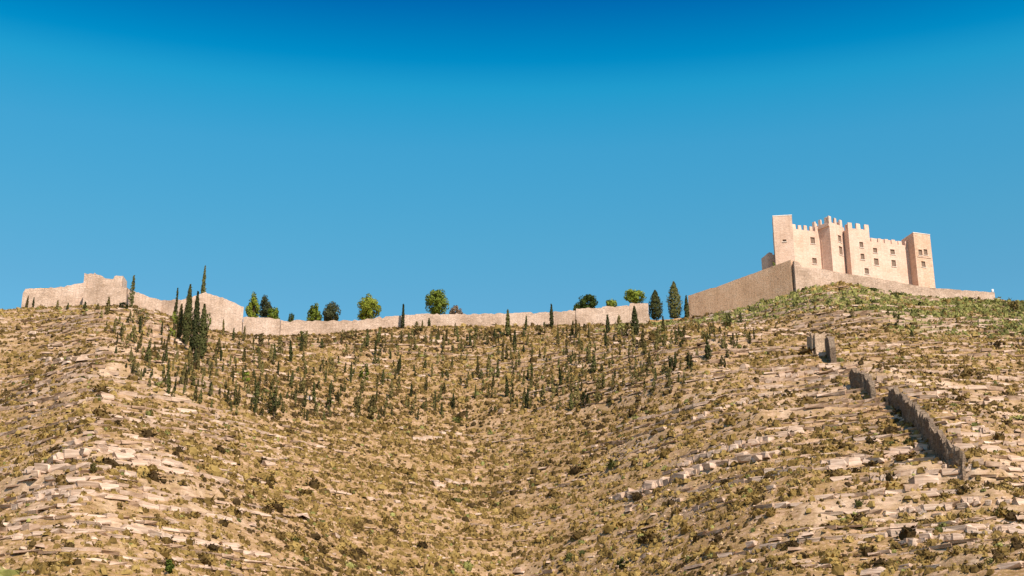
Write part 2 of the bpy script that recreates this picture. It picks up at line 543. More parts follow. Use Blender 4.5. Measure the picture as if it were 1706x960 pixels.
# ------------------------------------------------------------------ masonry builders
def wall_mesh(name, pts, mat, thick=1.6, step=1.1, jag=0.22, sink=3.0, seed=0, rough=0.03, batter=0.0):
    """pts: (x, y, z_base, z_top) along the wall; ragged top, slightly uneven faces, closed all round"""
    P = np.array(pts, float)
    seg = np.hypot(*(np.diff(P[:, :2], axis=0).T))
    s = np.concatenate(([0], np.cumsum(seg)))
    ss = np.unique(np.concatenate((np.arange(0, s[-1], step), s)))
    ss = ss[np.concatenate(([True], np.diff(ss) > 1e-3))]
    Q = np.stack([np.interp(ss, s, P[:, i]) for i in range(4)], -1)
    r = np.random.default_rng(seed + 100)
    Q[:, 3] += np.round(r.normal(0, 1, len(Q)) * 1.6) / 1.6 * jag * 0.5 + r.normal(0, jag * 0.3, len(Q))
    tan = np.gradient(Q[:, :2], axis=0)
    tan /= np.linalg.norm(tan, axis=1)[:, None] + 1e-9
    nrm = np.stack((tan[:, 1], -tan[:, 0]), -1)                 # towards the valley for walls drawn left to right
    rows = 7
    V, idx = [], []
    for k in range(len(Q)):
        x, y, zb, zt = Q[k]
        ring = []
        for side in (1, -1):
            for j in (range(rows) if side == 1 else range(rows - 1, -1, -1)):
                f = j / (rows - 1)
                z = (zb - sink) + (zt - zb + sink) * f
                off = thick / 2 + batter * (1 - f) + r.normal(0, rough)
                e = r.normal(0, rough * 0.6)
                ring.append(len(V))
                V.append((x + nrm[k, 0] * off * side + tan[k, 0] * e, y + nrm[k, 1] * off * side + tan[k, 1] * e,
                          z + (r.normal(0, rough) if j < rows - 1 else (r.normal(0, jag * 0.3) if side < 0 else 0))))
        idx.append(ring)
    Fs = []
    m = 2 * rows
    for k in range(len(idx) - 1):
        a, b = idx[k], idx[k + 1]
        for j in range(m):
            j2 = (j + 1) % m
            Fs.append((a[j], b[j], b[j2], a[j2]))
    for ring, rev in ((idx[0], False), (idx[-1], True)):
        for j in range(rows - 1):
            q = (ring[j], ring[j + 1], ring[m - 2 - j], ring[m - 1 - j])
            Fs.append(q[::-1] if rev else q)
    return pydata(name, V, Fs, mat)


def px_wall(pts):
    out = []
    for px, top, base, Y in pts:
        p = at(px, (top + base) / 2, Y)
        out.append((p[0], Y, at(px, base, Y)[2], at(px, top, Y)[2]))
    return out


def panel_box(name, a, b, depth, z0, z1, holes, mat, reveal=0.55):
    """upright block: front from a to b (xy), solid to depth behind it; holes (s0, s1, h0, h1) are recessed openings in the front"""
    a, b = np.array(a, float), np.array(b, float)
    L = np.linalg.norm(b - a)
    t = (b - a) / L
    n = np.array((t[1], -t[0]))
    us = sorted({0.0, L, *[h for q in holes for h in q[:2]]})
    zs = sorted({z0, z1, *[h for q in holes for h in q[2:]]})
    V, Fs = [], []

    def vert(u, o, z):
        V.append((a[0] + t[0] * u + n[0] * o, a[1] + t[1] * u + n[1] * o, z))
        return len(V) - 1

    def quad(c):
        Fs.append([vert(*p) for p in c])

    for u0, u1 in zip(us[:-1], us[1:]):
        for h0, h1 in zip(zs[:-1], zs[1:]):
            cu, ch = (u0 + u1) / 2, (h0 + h1) / 2
            if any(q[0] < cu < q[1] and q[2] < ch < q[3] for q in holes):
                continue
            quad(((u0, 0, h0), (u1, 0, h0), (u1, 0, h1), (u0, 0, h1)))
    for s0, s1, h0, h1 in holes:
        r = -reveal
        quad(((s0, 0, h0), (s1, 0, h0), (s1, r, h0), (s0, r, h0)))
        quad(((s0, r, h1), (s1, r, h1), (s1, 0, h1), (s0, 0, h1)))
        quad(((s0, 0, h0), (s0, r, h0), (s0, r, h1), (s0, 0, h1)))
        quad(((s1, r, h0), (s1, 0, h0), (s1, 0, h1), (s1, r, h1)))
        quad(((s0, r, h0), (s1, r, h0), (s1, r, h1), (s0, r, h1)))
    d = -depth
    quad(((L, d, z0), (0, d, z0), (0, d, z1), (L, d, z1)))
    quad(((0, d, z0), (0, 0, z0), (0, 0, z1), (0, d, z1)))
    quad(((L, 0, z0), (L, d, z0), (L, d, z1), (L, 0, z1)))
    quad(((0, 0, z1), (L, 0, z1), (L, d, z1), (0, d, z1)))
    quad(((0, d, z0), (L, d, z0), (L, 0, z0), (0, 0, z0)))
    me = pydata(name, V, Fs, mat)
    bm = bmesh.new()
    bm.from_mesh(me)
    bmesh.ops.remove_doubles(bm, verts=bm.verts, dist=1e-4)
    bmesh.ops.recalc_face_normals(bm, faces=bm.faces)
    bm.to_mesh(me)
    bm.free()
    return me, t, n, L


def block(name, parent, cx, cy, z0, z1, t, w, d, mat, chip=0.06, r=random):
    """a small hewn block, width along t, with worn uneven corners"""
    n = (t[1], -t[0])
    V = []
    for z in (z0, z1):
        for su, so in ((-1, 1), (1, 1), (1, -1), (-1, -1)):
            c = chip if z == z1 else 0.0
            u, o = su * w / 2 - su * abs(r.gauss(0, c)), so * d / 2 - so * abs(r.gauss(0, c))
            V.append((cx + t[0] * u + n[0] * o, cy + t[1] * u + n[1] * o, z - (abs(r.gauss(0, c * 1.5)) if z == z1 else 0)))
    Fs = [(3, 2, 1, 0), (4, 5, 6, 7), (0, 1, 5, 4), (1, 2, 6, 5), (2, 3, 7, 6), (3, 0, 4, 7)]
    return link(name, pydata(name, V, Fs, mat), parent)


def crenellate(parent, a, b, z, count, h, mat, thick=0.75, fill=0.55, inset=0.0, ends=True):
    """count merlons standing on the wall edge from a to b"""
    a, b = np.array(a, float), np.array(b, float)
    L = np.linalg.norm(b - a)
    t = (b - a) / L
    n = np.array((t[1], -t[0]))
    w = L * fill / count
    for k in range(count):
        u = w / 2 + (L - w) * k / (count - 1) if ends else L * (k + 0.5) / count
        p = a + t * u - n * (thick / 2 + 0.004 + inset)
        block('merlon', parent, p[0], p[1], z - 0.003, z + h * random.uniform(0.9, 1.06), t, w * random.uniform(0.9, 1.1), thick, mat)


# ------------------------------------------------------------------ castle
TH = R(16.0)
T_ = np.array((math.cos(TH), math.sin(TH)))
N_ = np.array((math.sin(TH), -math.cos(TH)))
C0 = at(1288, 400, 499.0)[:2]


def facade(px, py, off):
    """point of the facade plane moved off metres towards the valley: (along, height)"""
    d = ray(px, py)
    o = C0 + N_ * off
    A = np.array(((d[0], -T_[0]), (d[1], -T_[1])))
    k, s = np.linalg.solve(A, o)
    return s, d[2] * k


def fpt(s, off):
    return C0 + T_ * s + N_ * off


castle = empty('castle', (*fpt(28, -6), float(ground_z(*fpt(28, -6)))))
tag(castle, 'pale stone castle with square crenellated towers on the summit above the walled bastion', 'castle')


def cparent(o):
    o.parent = castle
    o.matrix_parent_inverse = castle.matrix_basis.inverted()
    return o


castle.matrix_basis = Matrix.Translation(castle.location)
Z_FOOT = 168.0


def castle_block(name, px0, px1, top_py, off, depth, mat, wins, ref_py=None, label=None, s0=None, s1=None):
    mid = (px0 + px1) / 2
    ref_py = ref_py or top_py
    s0 = facade(px0, ref_py, off)[0] if s0 is None else s0
    s1 = facade(px1, ref_py, off)[0] if s1 is None else s1
    z1 = facade(mid, top_py, off)[1]
    holes = []
    for wx, wy, ww, wh in wins:
        a = facade(wx - ww / 2, wy + wh / 2, off)
        b = facade(wx + ww / 2, wy - wh / 2, off)
        holes.append((a[0] - s0, b[0] - s0, a[1], b[1]))
    me, t, n, L = panel_box(name, fpt(s0, off), fpt(s1, off), depth, Z_FOOT, z1, holes, mat)
    o = cparent(link(name, me))
    if label:
        o['label'] = label
    for (wx, wy, ww, wh), (u0, u1, h0, h1) in zip(wins, holes):
        p = fpt(s0 + (u0 + u1) / 2, off - 0.42)
        wo = block('window', o, p[0], p[1], h0 + 0.03, h1 - 0.03, T_, (u1 - u0) - 0.06, 0.12, M['window'], chip=0.0)
        q = fpt(s0 + (u0 + u1) / 2, off + 0.05)
        block('window_sill', o, q[0], q[1], h0 - 0.22, h0 - 0.004, T_, (u1 - u0) + 0.5, 0.3, M['coping'], chip=0.01)
    return o, s0, s1, z1


# west tower, turned a little the other way
THA = R(-9.0)
tA_dir = np.array((math.cos(THA), math.sin(THA)))
A0 = np.array(fpt(facade(1288, 372, 2.6)[0], 2.6))
dA = ray(1320, 372)
LA = float(np.linalg.solve(np.array(((dA[0], -tA_dir[0]), (dA[1], -tA_dir[1]))), A0)[1])


def hole_on(px, py, w, h, a, t):
    d0, d1 = ray(px - w / 2, py + h / 2), ray(px + w / 2, py - h / 2)
    r = []
    for d in (d0, d1):
        k, s = np.linalg.solve(np.array(((d[0], -t[0]), (d[1], -t[1]))), a)
        r.append((s, d[2] * k))
    return r[0][0], r[1][0], r[0][1], r[1][1]


def window_in(parent, a, t, u0, u1, h0, h1):
    n = np.array((t[1], -t[0]))
    p = a + t * (u0 + u1) / 2 - n * 0.42
    block('window', parent, p[0], p[1], h0 + 0.03, h1 - 0.03, t, u1 - u0 - 0.06, 0.12, M['window'], chip=0)
    q = a + t * (u0 + u1) / 2 + n * 0.05
    block('window_sill', parent, q[0], q[1], h0 - 0.22, h0 - 0.004, t, u1 - u0 + 0.4, 0.3, M['coping'], chip=0.01)


zA = float(at(1288, 360, A0[1])[2])
hA = hole_on(1307, 400, 6, 4, A0, tA_dir)
me, _t, nA, _ = panel_box('tower', A0, A0 + tA_dir * LA, 8.0, Z_FOOT, zA, [hA], M['castle_peach'])
tA = cparent(link('tower', me))
tA['label'] = 'plain square tower with pale flat coping'
window_in(tA, A0, tA_dir, *hA)
cpA = A0 + tA_dir * LA / 2 - nA * 4.0
block('coping', tA, cpA[0], cpA[1], zA + 0.003, zA + 0.38, tA_dir, LA + 0.16, 8.16, M['coping'], chip=0.05)
bnA = A0 + tA_dir * LA / 2 + nA * 0.02
a0 = facade(1288, 372, 0)[0]
a1 = facade(1319, 372, 0)[0]
# low annexe against the tower's flank
an, n0, n1, zN = castle_block('annexe', 1278, 1290, 423, -2.5, 5.0, M['castle'], [], s1=a0 + 1.0, label='low annexe against the flank of the tower')
block('turret', an, *fpt(n0 + 1.9, -4.4), zN - 0.003, zN + 1.2, T_, 1.5, 2.4, M['castle'])
# first curtain
cB, b0, b1, zB = castle_block('curtain_wall', 1320, 1366, 383, 0.0, 13.0, M['castle'], [(1354, 400, 6.5, 10), (1357, 434, 6.5, 9)], s0=a1 - 1.0)
crenellate(cB, fpt(a1 + 0.25, 0), fpt(b1 - 0.6, 0), zB, 5, 2.0, M['castle'], fill=0.60)
# second tower, set at an angle
C2 = np.array(fpt(facade(1381.5, 372, 4.8)[0], 4.8))
TH2 = R(38.0)
lf = np.array((-math.sin(TH2), math.cos(TH2)))
rf = np.array((math.cos(TH2), math.sin(TH2)))
zC = float(at(1381.5, 368.5, C2[1])[2])
Lr, Ll = 7.6, 8.2


hs = [hole_on(1399, 397, 4.5, 9, C2, rf), hole_on(1401, 417, 4.5, 12, C2, rf)]
me, t2, n2, _ = panel_box('tower', C2, C2 + rf * Lr, Ll, Z_FOOT, zC, hs, M['castle'])
tC = cparent(link('tower', me))
tC['label'] = 'crenellated tower set at an angle to the facade'
for hh_ in hs:
    window_in(tC, C2, rf, *hh_)
crenellate(tC, C2, C2 + rf * Lr, zC, 3, 2.5, M['castle'], fill=0.52)
crenellate(tC, C2 + lf * Ll, C2 + lf * 1.1, zC, 3, 2.3, M['castle_peach'], fill=0.5)
crenellate(tC, C2 + rf * Lr + lf * Ll, C2 + lf * Ll + rf * 1.0, zC, 3, 2.3, M['castle'], fill=0.5)
crenellate(tC, C2 + rf * Lr + lf * 1.2, C2 + rf * Lr + lf * (Ll - 1.1), zC, 3, 2.3, M['castle'], fill=0.5)
# band of corbels under the flank's parapet
pc = C2 + lf * (Ll / 2) + np.array((-rf[0], -rf[1])) * 0.2
block('corbel_band', tC, pc[0], pc[1], zC - 1.7, zC - 0.9, lf, Ll - 0.1, 0.45, M['castle_peach'], chip=0.02)
# third tower
tD, d0, d1, zD = castle_block('tower', 1413, 1447.5, 381, 5.4, 12.0, M['castle'], [(1435, 407, 5.5, 8.5), (1437, 427, 5.5, 9), (1444, 451, 6, 9)],
                              label='crenellated tower in the middle of the facade with three windows one above another')
crenellate(tD, fpt(d0, 5.4), fpt(d1, 5.4), zD, 3, 2.2, M['castle'], fill=0.60)
crenellate(tD, fpt(d1, 4.2), fpt(d1, -5.4), zD, 4, 2.1, M['castle'], fill=0.5)
crenellate(tD, fpt(d0, -6.4), fpt(d0, 4.3), zD, 4, 2.1, M['castle'], fill=0.5)
crenellate(tD, fpt(d1 - 1, -6.6), fpt(d0 + 1, -6.6), zD, 3, 2.1, M['castle'], fill=0.5)
# link behind the second and third towers
cL, l0, l1, zL = castle_block('curtain_wall', 1366, 1414, 386, 0.9, 13.0, M['castle'], [], s0=b1 - 0.2, s1=d0 + 0.6)
# second curtain
cE, e0, e1, zE = castle_block('curtain_wall', 1447, 1520, 405.5, 1.0, 14.0, M['castle'],
                              [(1458, 416.5, 6, 7.5), (1487, 419, 6.5, 7.5), (1460, 435.5, 6.5, 10.5), (1489, 438, 6, 10)], s0=d1 - 0.4)
crenellate(cE, fpt(d1 + 0.3, 1.0), fpt(e1 - 1.6, 1.0), zE, 7, 1.8, M['castle'], fill=0.55)
# east tower
tF, f0, f1, zF = castle_block('tower', 1521.5, 1549, 389, 5.4, 8.5, M['castle_orange'], [(1533.5, 420, 5.2, 9), (1542, 419.5, 5.2, 9), (1538.5, 439.5, 5.5, 9)],
                              label='orange-toned square tower with a pair of upper windows')
cp0 = fpt((f0 + f1) / 2, 5.4 - 4.25)
block('coping', tF, cp0[0], cp0[1], zF + 0.003, zF + 0.4, T_, (f1 - f0) + 0.25, 8.75, M['coping'], chip=0.05)
block('string_course', tF, *fpt((f0 + f1) / 2, 5.45), facade(1538, 428.5, 5.4)[1], facade(1538, 427, 5.4)[1], T_, (f1 - f0) * 0.8, 0.25, M['castle_peach'], chip=0.02)
# back range closes the court
bk = castle_block('back_range', 1322, 1512, 392, -12.5, 6.0, M['castle'], [], s0=a0 + 9.0, s1=f1 - 1.5)
for ch in castle.children:
    for g in ch.children:
        g.matrix_parent_inverse = Matrix.Identity(4)

# ------------------------------------------------------------------ ramparts and ruins


def wall_thing(name, label, cat, pts, mat, thick=1.6, seed=0, group=None, **kw):
    o = link(name, wall_mesh(name, px_wall(pts), mat, thick, seed=seed, **kw))
    return tag(o, label, cat, group, 'thing')


keep = empty('ruined_keep', tuple(at(174, 512, 472)))
tag(keep, 'broken square keep with low ruined wing walls on the hilltop beside the tall cypress', 'ruin')
keep.matrix_basis = Matrix.Translation(keep.location)
for nm, pts, th, sd_, lab in (
        ('tower', [(142, 460, 512, 471), (158, 460, 512, 471), (170, 463, 512, 471), (174, 468, 512, 471.2), (188, 469, 512, 471.4), (191, 464.5, 512, 471.5), (206, 464, 512, 471.5)], 6.0, 3, 'tower stump with a notched top'),
        ('wing_wall', [(38, 492, 516, 465), (42, 484, 515, 465), (75, 481.5, 513, 466), (105, 479, 512, 467), (128, 474, 512, 467.5), (142, 470, 512, 468)], 2.0, 4, None),
        ('forebuilding', [(140, 482, 513, 464.6), (165, 480, 513, 464.8), (211, 480, 514, 465.2)], 2.0, 5, None),
        ('wing_wall', [(206, 482, 513, 468), (216, 486, 515, 469.5), (228, 490, 516, 470.5), (268, 503.5, 522, 474.5)], 1.8, 6, None)):
    o = link(nm, wall_mesh(nm, px_wall(pts), M['rampart'], th, seed=sd_, jag=0.3), keep)
    o.matrix_parent_inverse = keep.matrix_basis.inverted()
    if lab:
        o['label'] = lab

wall_thing('rampart', 'gabled rampart wall peaking under the lone cypress on the ridge', 'rampart wall',
           [(264, 503, 526, 476.5), (300, 502, 538, 476), (318, 497, 545, 477), (340, 489, 550, 478), (372, 500, 555, 480), (404, 514, 560, 482)], M['rampart'], 1.8, 11)
wall_thing('rampart', 'short pale rampart panel stepped down beside the gabled wall', 'rampart wall',
           [(404.5, 530, 562, 481.4), (430, 531, 566, 482.5), (466, 534, 569, 484)], M['rampart'], 1.8, 12)
wall_thing('rampart', 'long low rampart wall running along the saddle under the round pines', 'rampart wall',
           [(466.5, 537, 570, 484.8), (520, 537, 566, 487.5), (590, 536, 560, 491.5), (640, 530, 554, 493.5), (690, 525.5, 552, 495.5),
            (760, 525.5, 552, 496.5), (840, 525, 552, 497.3), (920, 521.5, 551, 498), (959, 519.5, 551, 498.5)], M['rampart'], 1.7, 13, jag=0.30)
wall_thing('rampart', 'stepped rampart wall below the umbrella pine, ending at the dark cypresses', 'rampart wall',
           [(959.5, 516.5, 550, 498.2), (1002, 515.5, 550, 498.7), (1004, 513, 549, 498.7), (1048, 511.5, 547, 499.2), (1050, 508, 547, 499.2), (1080, 507, 545, 499.6)], M['rampart'], 1.8, 14, jag=0.30)
wall_thing('bastion_wall', 'tall ruddy bastion wall climbing to the corner below the castle', 'bastion wall',
           [(1150, 495, 534, 506), (1180, 485, 526, 501.2), (1240, 463, 515, 492), (1285, 447, 503, 484.8), (1322, 433.5, 490, 478.4)], M['bastion'], 2.2, 15, jag=0.12, batter=0.35, rough=0.008)
wall_thing('bastion_wall', 'pale front bastion wall below the castle, falling away from the corner', 'bastion wall',
           [(1323.5, 434.5, 490, 477.0), (1331, 438, 488, 477.2), (1338, 447, 484, 477.6), (1366, 448, 476, 478.5), (1400, 455.5, 472, 479.5), (1440, 461, 482, 480.5),
            (1480, 467.5, 492, 481.5), (1520, 475.5, 497, 482.7), (1560, 482.5, 500, 483.8), (1600, 485.5, 503, 485), (1656, 489.5, 505, 486.6)], M['rampart'], 1.8, 16, jag=0.12)


def slope_wall(name, label, cat, pts, mat, thick, seed, jag=0.5, group=None, sink=3.0):
    """wall whose foot follows the hillside: (px, foot row, height in metres)"""
    H = hits([(p[0], p[1]) for p in pts])
    w = [(h[0], h[1], h[2], h[2] + p[2]) for h, p in zip(H, pts)]
    o = link(name, wall_mesh(name, w, mat, thick, step=0.75, seed=seed, jag=jag, sink=sink, rough=0.16))
    return tag(o, label, cat, group, 'thing')


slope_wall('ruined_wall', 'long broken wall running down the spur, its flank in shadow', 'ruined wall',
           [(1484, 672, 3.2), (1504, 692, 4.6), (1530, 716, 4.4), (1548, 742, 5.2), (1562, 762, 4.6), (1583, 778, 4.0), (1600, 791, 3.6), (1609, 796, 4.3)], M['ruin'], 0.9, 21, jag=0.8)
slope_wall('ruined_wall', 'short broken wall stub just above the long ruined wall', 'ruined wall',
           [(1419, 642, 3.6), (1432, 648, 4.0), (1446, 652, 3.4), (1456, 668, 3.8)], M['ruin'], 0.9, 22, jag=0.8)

g = hits([(1362, 588), (1388, 606)])


def tower_stub(name, label, base, w, d, h, ang, seed):
    root = empty(name, tuple(base))
    tag(root, label, 'ruined tower')
    root.matrix_basis = Matrix.Translation(root.location)
    c, s = math.cos(ang), math.sin(ang)
    t, n = np.array((c, s)), np.array((s, -c))
    b = np.array(base[:2])
    a0_, a1_ = b - t * w / 2, b + t * w / 2
    for nm, (p, q), hh in (('front_wall', (a0_ + n * d / 2, a1_ + n * d / 2), (h * .9, h)), ('side_wall', (a0_ - n * d / 2, a0_ + n * d / 2 - n * .5), (h, h * .95)),
                           ('side_wall', (a1_ + n * d / 2 - n * .5, a1_ - n * d / 2), (h, h * .7))):
        o = link(nm, wall_mesh(nm, [(*p, base[2], base[2] + hh[0]), (*q, base[2], base[2] + hh[1])], M['ruin_pale'], 0.9, step=0.8, seed=seed, jag=0.4, rough=0.08), root)
        o.matrix_parent_inverse = root.matrix_basis.inverted()
        seed += 1


tower_stub('ruined_tower', 'roofless tower stump on the spur below the bastion corner', g[0], 3.3, 3.6, 4.9, R(14), 31)
p = g[1]
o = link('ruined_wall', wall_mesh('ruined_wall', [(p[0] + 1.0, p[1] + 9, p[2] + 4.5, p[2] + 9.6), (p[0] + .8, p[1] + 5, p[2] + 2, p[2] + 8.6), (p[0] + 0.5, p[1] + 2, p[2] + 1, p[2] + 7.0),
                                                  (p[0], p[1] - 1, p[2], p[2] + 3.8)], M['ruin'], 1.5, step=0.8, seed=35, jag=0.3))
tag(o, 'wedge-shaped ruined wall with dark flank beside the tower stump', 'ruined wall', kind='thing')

# small marker posts at the end of the front bastion wall
for (px, py, Y, hh, lab) in ((1653, 489.5, 486.6, 1.5, 'grey post with a white plate at the end of the front bastion wall'),
                             (1663, 499, 486.0, 1.1, 'white plate on a short grey post just past the wall end')):
    b0_ = at(px, py, Y)
    zb = b0_[2] if px < 1660 else float(ground_z(b0_[0], b0_[1])) 
    root = empty('marker_post', (b0_[0], b0_[1], zb))
    tag(root, lab, 'marker post')
    block('post', root, 0, 0, -0.4, hh * 0.7, (1, 0), 0.5, 0.3, M['sign_post'], chip=0.01)
    block('plate', root, 0.25, -0.2, hh * 0.35, hh, (1, 0), 0.7, 0.08, M['sign_white'], chip=0.0)

# ------------------------------------------------------------------ trees


def leaf_tris(C, size, r, nrm, wild=0.55, long=1.0):
    """one small tapering leaf spray at each centre, facing outward from the crown with some disorder"""
    n = len(C)
    N = nrm / (np.linalg.norm(nrm, axis=1)[:, None] + 1e-9) + r.normal(0, wild, (n, 3))
    N /= np.linalg.norm(N, axis=1)[:, None]
    d = np.cross(N, r.normal(size=(n, 3)))
    if long > 1:
        d[:, 2] = np.abs(d[:, 2]) * 2.5
    d /= np.linalg.norm(d, axis=1)[:, None] + 1e-9
    e = np.cross(N, d)
    s = size * r.uniform(0.6, 1.4, n)[:, None]
    a, b, c, f = C - d * s * .5 * long, C + e * s * .40, C + d * s * .6 * long, C - e * s * .40
    V = np.stack((a, b, c, f), 1).reshape(-1, 3)
    q = np.arange(n)[:, None] * 4
    return V, q + np.array([[0, 1, 2, 3]])


def trunk_mesh(name, segs, mat):
    """segs: list of (p0, p1, r0, r1): tapered six-sided limbs"""
    V, Fs = [], []
    for p0, p1, r0, r1 in segs:
        p0, p1 = Vector(p0), Vector(p1)
        ax = (p1 - p0).normalized()
        x = ax.orthogonal().normalized()
        y = ax.cross(x)
        b = len(V)
        for p, rr in ((p0, r0), (p1, r1)):
            for k in range(6):
                an_ = k * math.pi / 3
                V.append(p + x * rr * math.cos(an_) + y * rr * math.sin(an_))
        for k in range(6):
            Fs.append((b + k, b + (k + 1) % 6, b + 6 + (k + 1) % 6, b + 6 + k))
        Fs.append(tuple(range(b + 6, b + 12)))
    return pydata(name, V, Fs, mat)


def cypress_crown(h, rad, n, leaf, seed, shape=0.0, lean=0.0):
    """spindle of upright sprays, uneven outline; unit of metres"""
    r = np.random.default_rng(seed)
    t = r.uniform(0.0, 1.0, n) ** 1.05
    prof_ = (np.sin(np.pi * np.clip(t * 0.92 + 0.07, 0, 1) ** 0.7)) ** 0.75 * (1 - shape * t)
    ang = r.uniform(0, 2 * np.pi, n)
    lump = 1 + 0.28 * vnoise(ang * 1.6 + seed, t * h * 0.8, seed) + 0.14 * r.normal(size=n)
    rr = rad * prof_ * lump * np.sqrt(r.uniform(0.25, 1.0, n))
    C = np.stack((rr * np.cos(ang) + lean * t * h, rr * np.sin(ang), 0.06 * h + t * 0.94 * h), -1)
    return leaf_tris(C, leaf, r, np.stack((np.cos(ang), np.sin(ang), 0.35 + 0 * ang), -1), 0.5, 1.3)


def pine_crown(w, h, base, n, leaf, seed, flat=0.0, clumps=56):
    """clumps of needles spread through a rounded, broken crown"""
    r = np.random.default_rng(seed)
    cc = []
    while len(cc) < clumps:
        q = r.uniform(-1, 1, 3)
        rad = np.linalg.norm(q)
        if rad < 1 and rad > 0.35:
            q[2] = q[2] * (1 - max(flat, 0) * 0.4)
            if flat < 0:
                q[:2] *= 1 + flat * (q[2] + 0.3)
            cc.append(q * 0.80)
    cc = np.array(cc)
    cs = r.uniform(0.18, 0.30, clumps)
    k = r.integers(0, clumps, n)
    off = r.normal(size=(n, 3))
    off /= np.linalg.norm(off, axis=1)[:, None]
    q = cc[k] + off * (cs[k] * r.uniform(0.45, 1.0, n) ** 0.5)[:, None]
    C = np.stack((q[:, 0] * w / 2, q[:, 1] * w / 2, base + (q[:, 2] + 1) * h / 2), -1)
    return leaf_tris(C, leaf, r, off + q * 0.8 + np.array((0, 0, .15)), 0.45), cc * np.array((w / 2, w / 2, h / 2)) + np.array((0, 0, base + h / 2))


def make_tree(name, crown_me, trunk_me):
    root = empty(name)
    link('trunk', trunk_me, root)
    link('crown', crown_me, root)
    return root


def crown_obj_mesh(VF, mat):
    return np_mesh('crown', VF[0], VF[1], mat, False)


def stem(h, r0):
    return trunk_mesh('trunk', [((0, 0, -0.8), (0.02, 0, h * 0.3), r0, r0 * 0.75), ((0.02, 0, h * 0.3), (0, 0, h * 0.92), r0 * 0.75, r0 * 0.12)], M['bark'])


def pine_tree(px, top, base, wpx, Y, mat, seed, label, name='pine_tree', flat=0.0, crown_from=0.18, z=None, group=None, n=1100, leaf=0.55, round_=True):
    p = at(px, base, Y)
    ztop = at(px, top, Y)[2]
    zb = float(ground_z(p[0], Y)) if z is None else z
    f = Y * CP + p[2] * SP
    w = wpx * f / F_PX
    h = ztop - zb
    root = empty(name, (p[0], Y, zb))
    tag(root, label, 'tree', group)
    VF, cc = pine_crown(w, h * (1 - crown_from), h * crown_from, int(n * 4), leaf * 0.8, seed, flat)
    segs = [((0, 0, -0.8), (0.1, 0, h * 0.45), 0.26, 0.18), ((0.1, 0, h * 0.45), (0, 0.1, h * 0.82), 0.18, 0.06)]
    for c in cc[::3]:
        segs.append(((0.05, 0, h * (0.3 + 0.02 * (seed % 5))), tuple(c), 0.09, 0.03))
    link('trunk', trunk_mesh('trunk', segs, M['bark']), root)
    link('crown', crown_obj_mesh(VF, mat), root)
    return root


SKY = [
    (421, 488, 530, 27, 488, 'pine', 'dark tapering pine, tallest of the three by the short rampart panel', dict(crown_from=.08, flat=-.3)),
    (441, 491, 531, 24, 491, 'pine_grey', 'thin grey-green pine between the dark pine and the bright bush', dict(crown_from=.15, n=600)),
    (455, 511, 534, 25, 488, 'bright', 'bright green bushy tree beside the grey-green pine', dict(crown_from=.05, n=700)),
    (485, 520, 537, 12, 492, 'pine', 'tiny young pine peeping over the saddle wall', dict(crown_from=.05, n=260, leaf=.4)),
    (523, 505, 538, 28, 496, 'pine', 'narrow-topped pine, the greener of a pair on the saddle', dict(crown_from=.06, flat=-.2)),
    (552, 501, 537, 32, 497, 'pine_grey', 'grey-green pine, the paler of a pair on the saddle', dict(crown_from=.06)),
    (613, 489, 534, 44, 499, 'pine', 'broad egg-shaped green pine on the saddle wall', dict(crown_from=.04, n=1700)),
    (727, 481, 527, 43, 503, 'pine', 'perfectly round green pine with a dark underside on the ridge', dict(crown_from=.10, n=2000, round_=True)),
    (760, 508, 527, 26, 504, 'dead', 'low dry brown bush beside the round pine', dict(crown_from=.0, n=600)),
    (962, 505, 520, 16, 503, 'pine', 'small dark bush at the foot of the lobed pine', dict(crown_from=.0, n=300)),
    (979, 491, 520, 40, 504, 'pine', 'wide lobed pine above the start of the stepped rampart', dict(crown_from=.04, n=1300)),
    (1018, 496, 517, 23, 504, 'pine', 'small round pine between the lobed pine and the umbrella pine', dict(crown_from=.05, n=500)),
    (1057, 480, 513, 40, 506, 'bright', 'umbrella pine with a bare trunk and domed yellow-green crown', dict(crown_from=.26, flat=.35, n=1100)),
]
for i, (px, top, base, w, Y, mt, lab, kw) in enumerate(SKY):
    pine_tree(px, top, base, w, Y, M[mt], 200 + i, lab, name='bush' if 'bush ' in lab and 'bushy' not in lab else 'pine_tree', **kw)


def cypress_at(px, top, base, wpx, Y, mat, seed, label, n=900, leaf=0.5, shape=0.25, group=None, on_slope=False):
    if on_slope:
        q = hits([(px, base)])[0]
        X, Y, zb = q
    else:
        p_ = at(px, base, Y)
        X, zb = p_[0], float(ground_z(p_[0], Y))
    f = Y * CP + zb * SP
    h = at(px, top, Y)[2] - zb
    root = empty('cypress_tree', (X, Y, zb))
    tag(root, label, 'tree', group)
    link('trunk', stem(h, 0.16), root)
    link('crown', crown_obj_mesh(cypress_crown(h, wpx * f / F_PX / 2, n, leaf, seed, shape), mat), root)
    return root


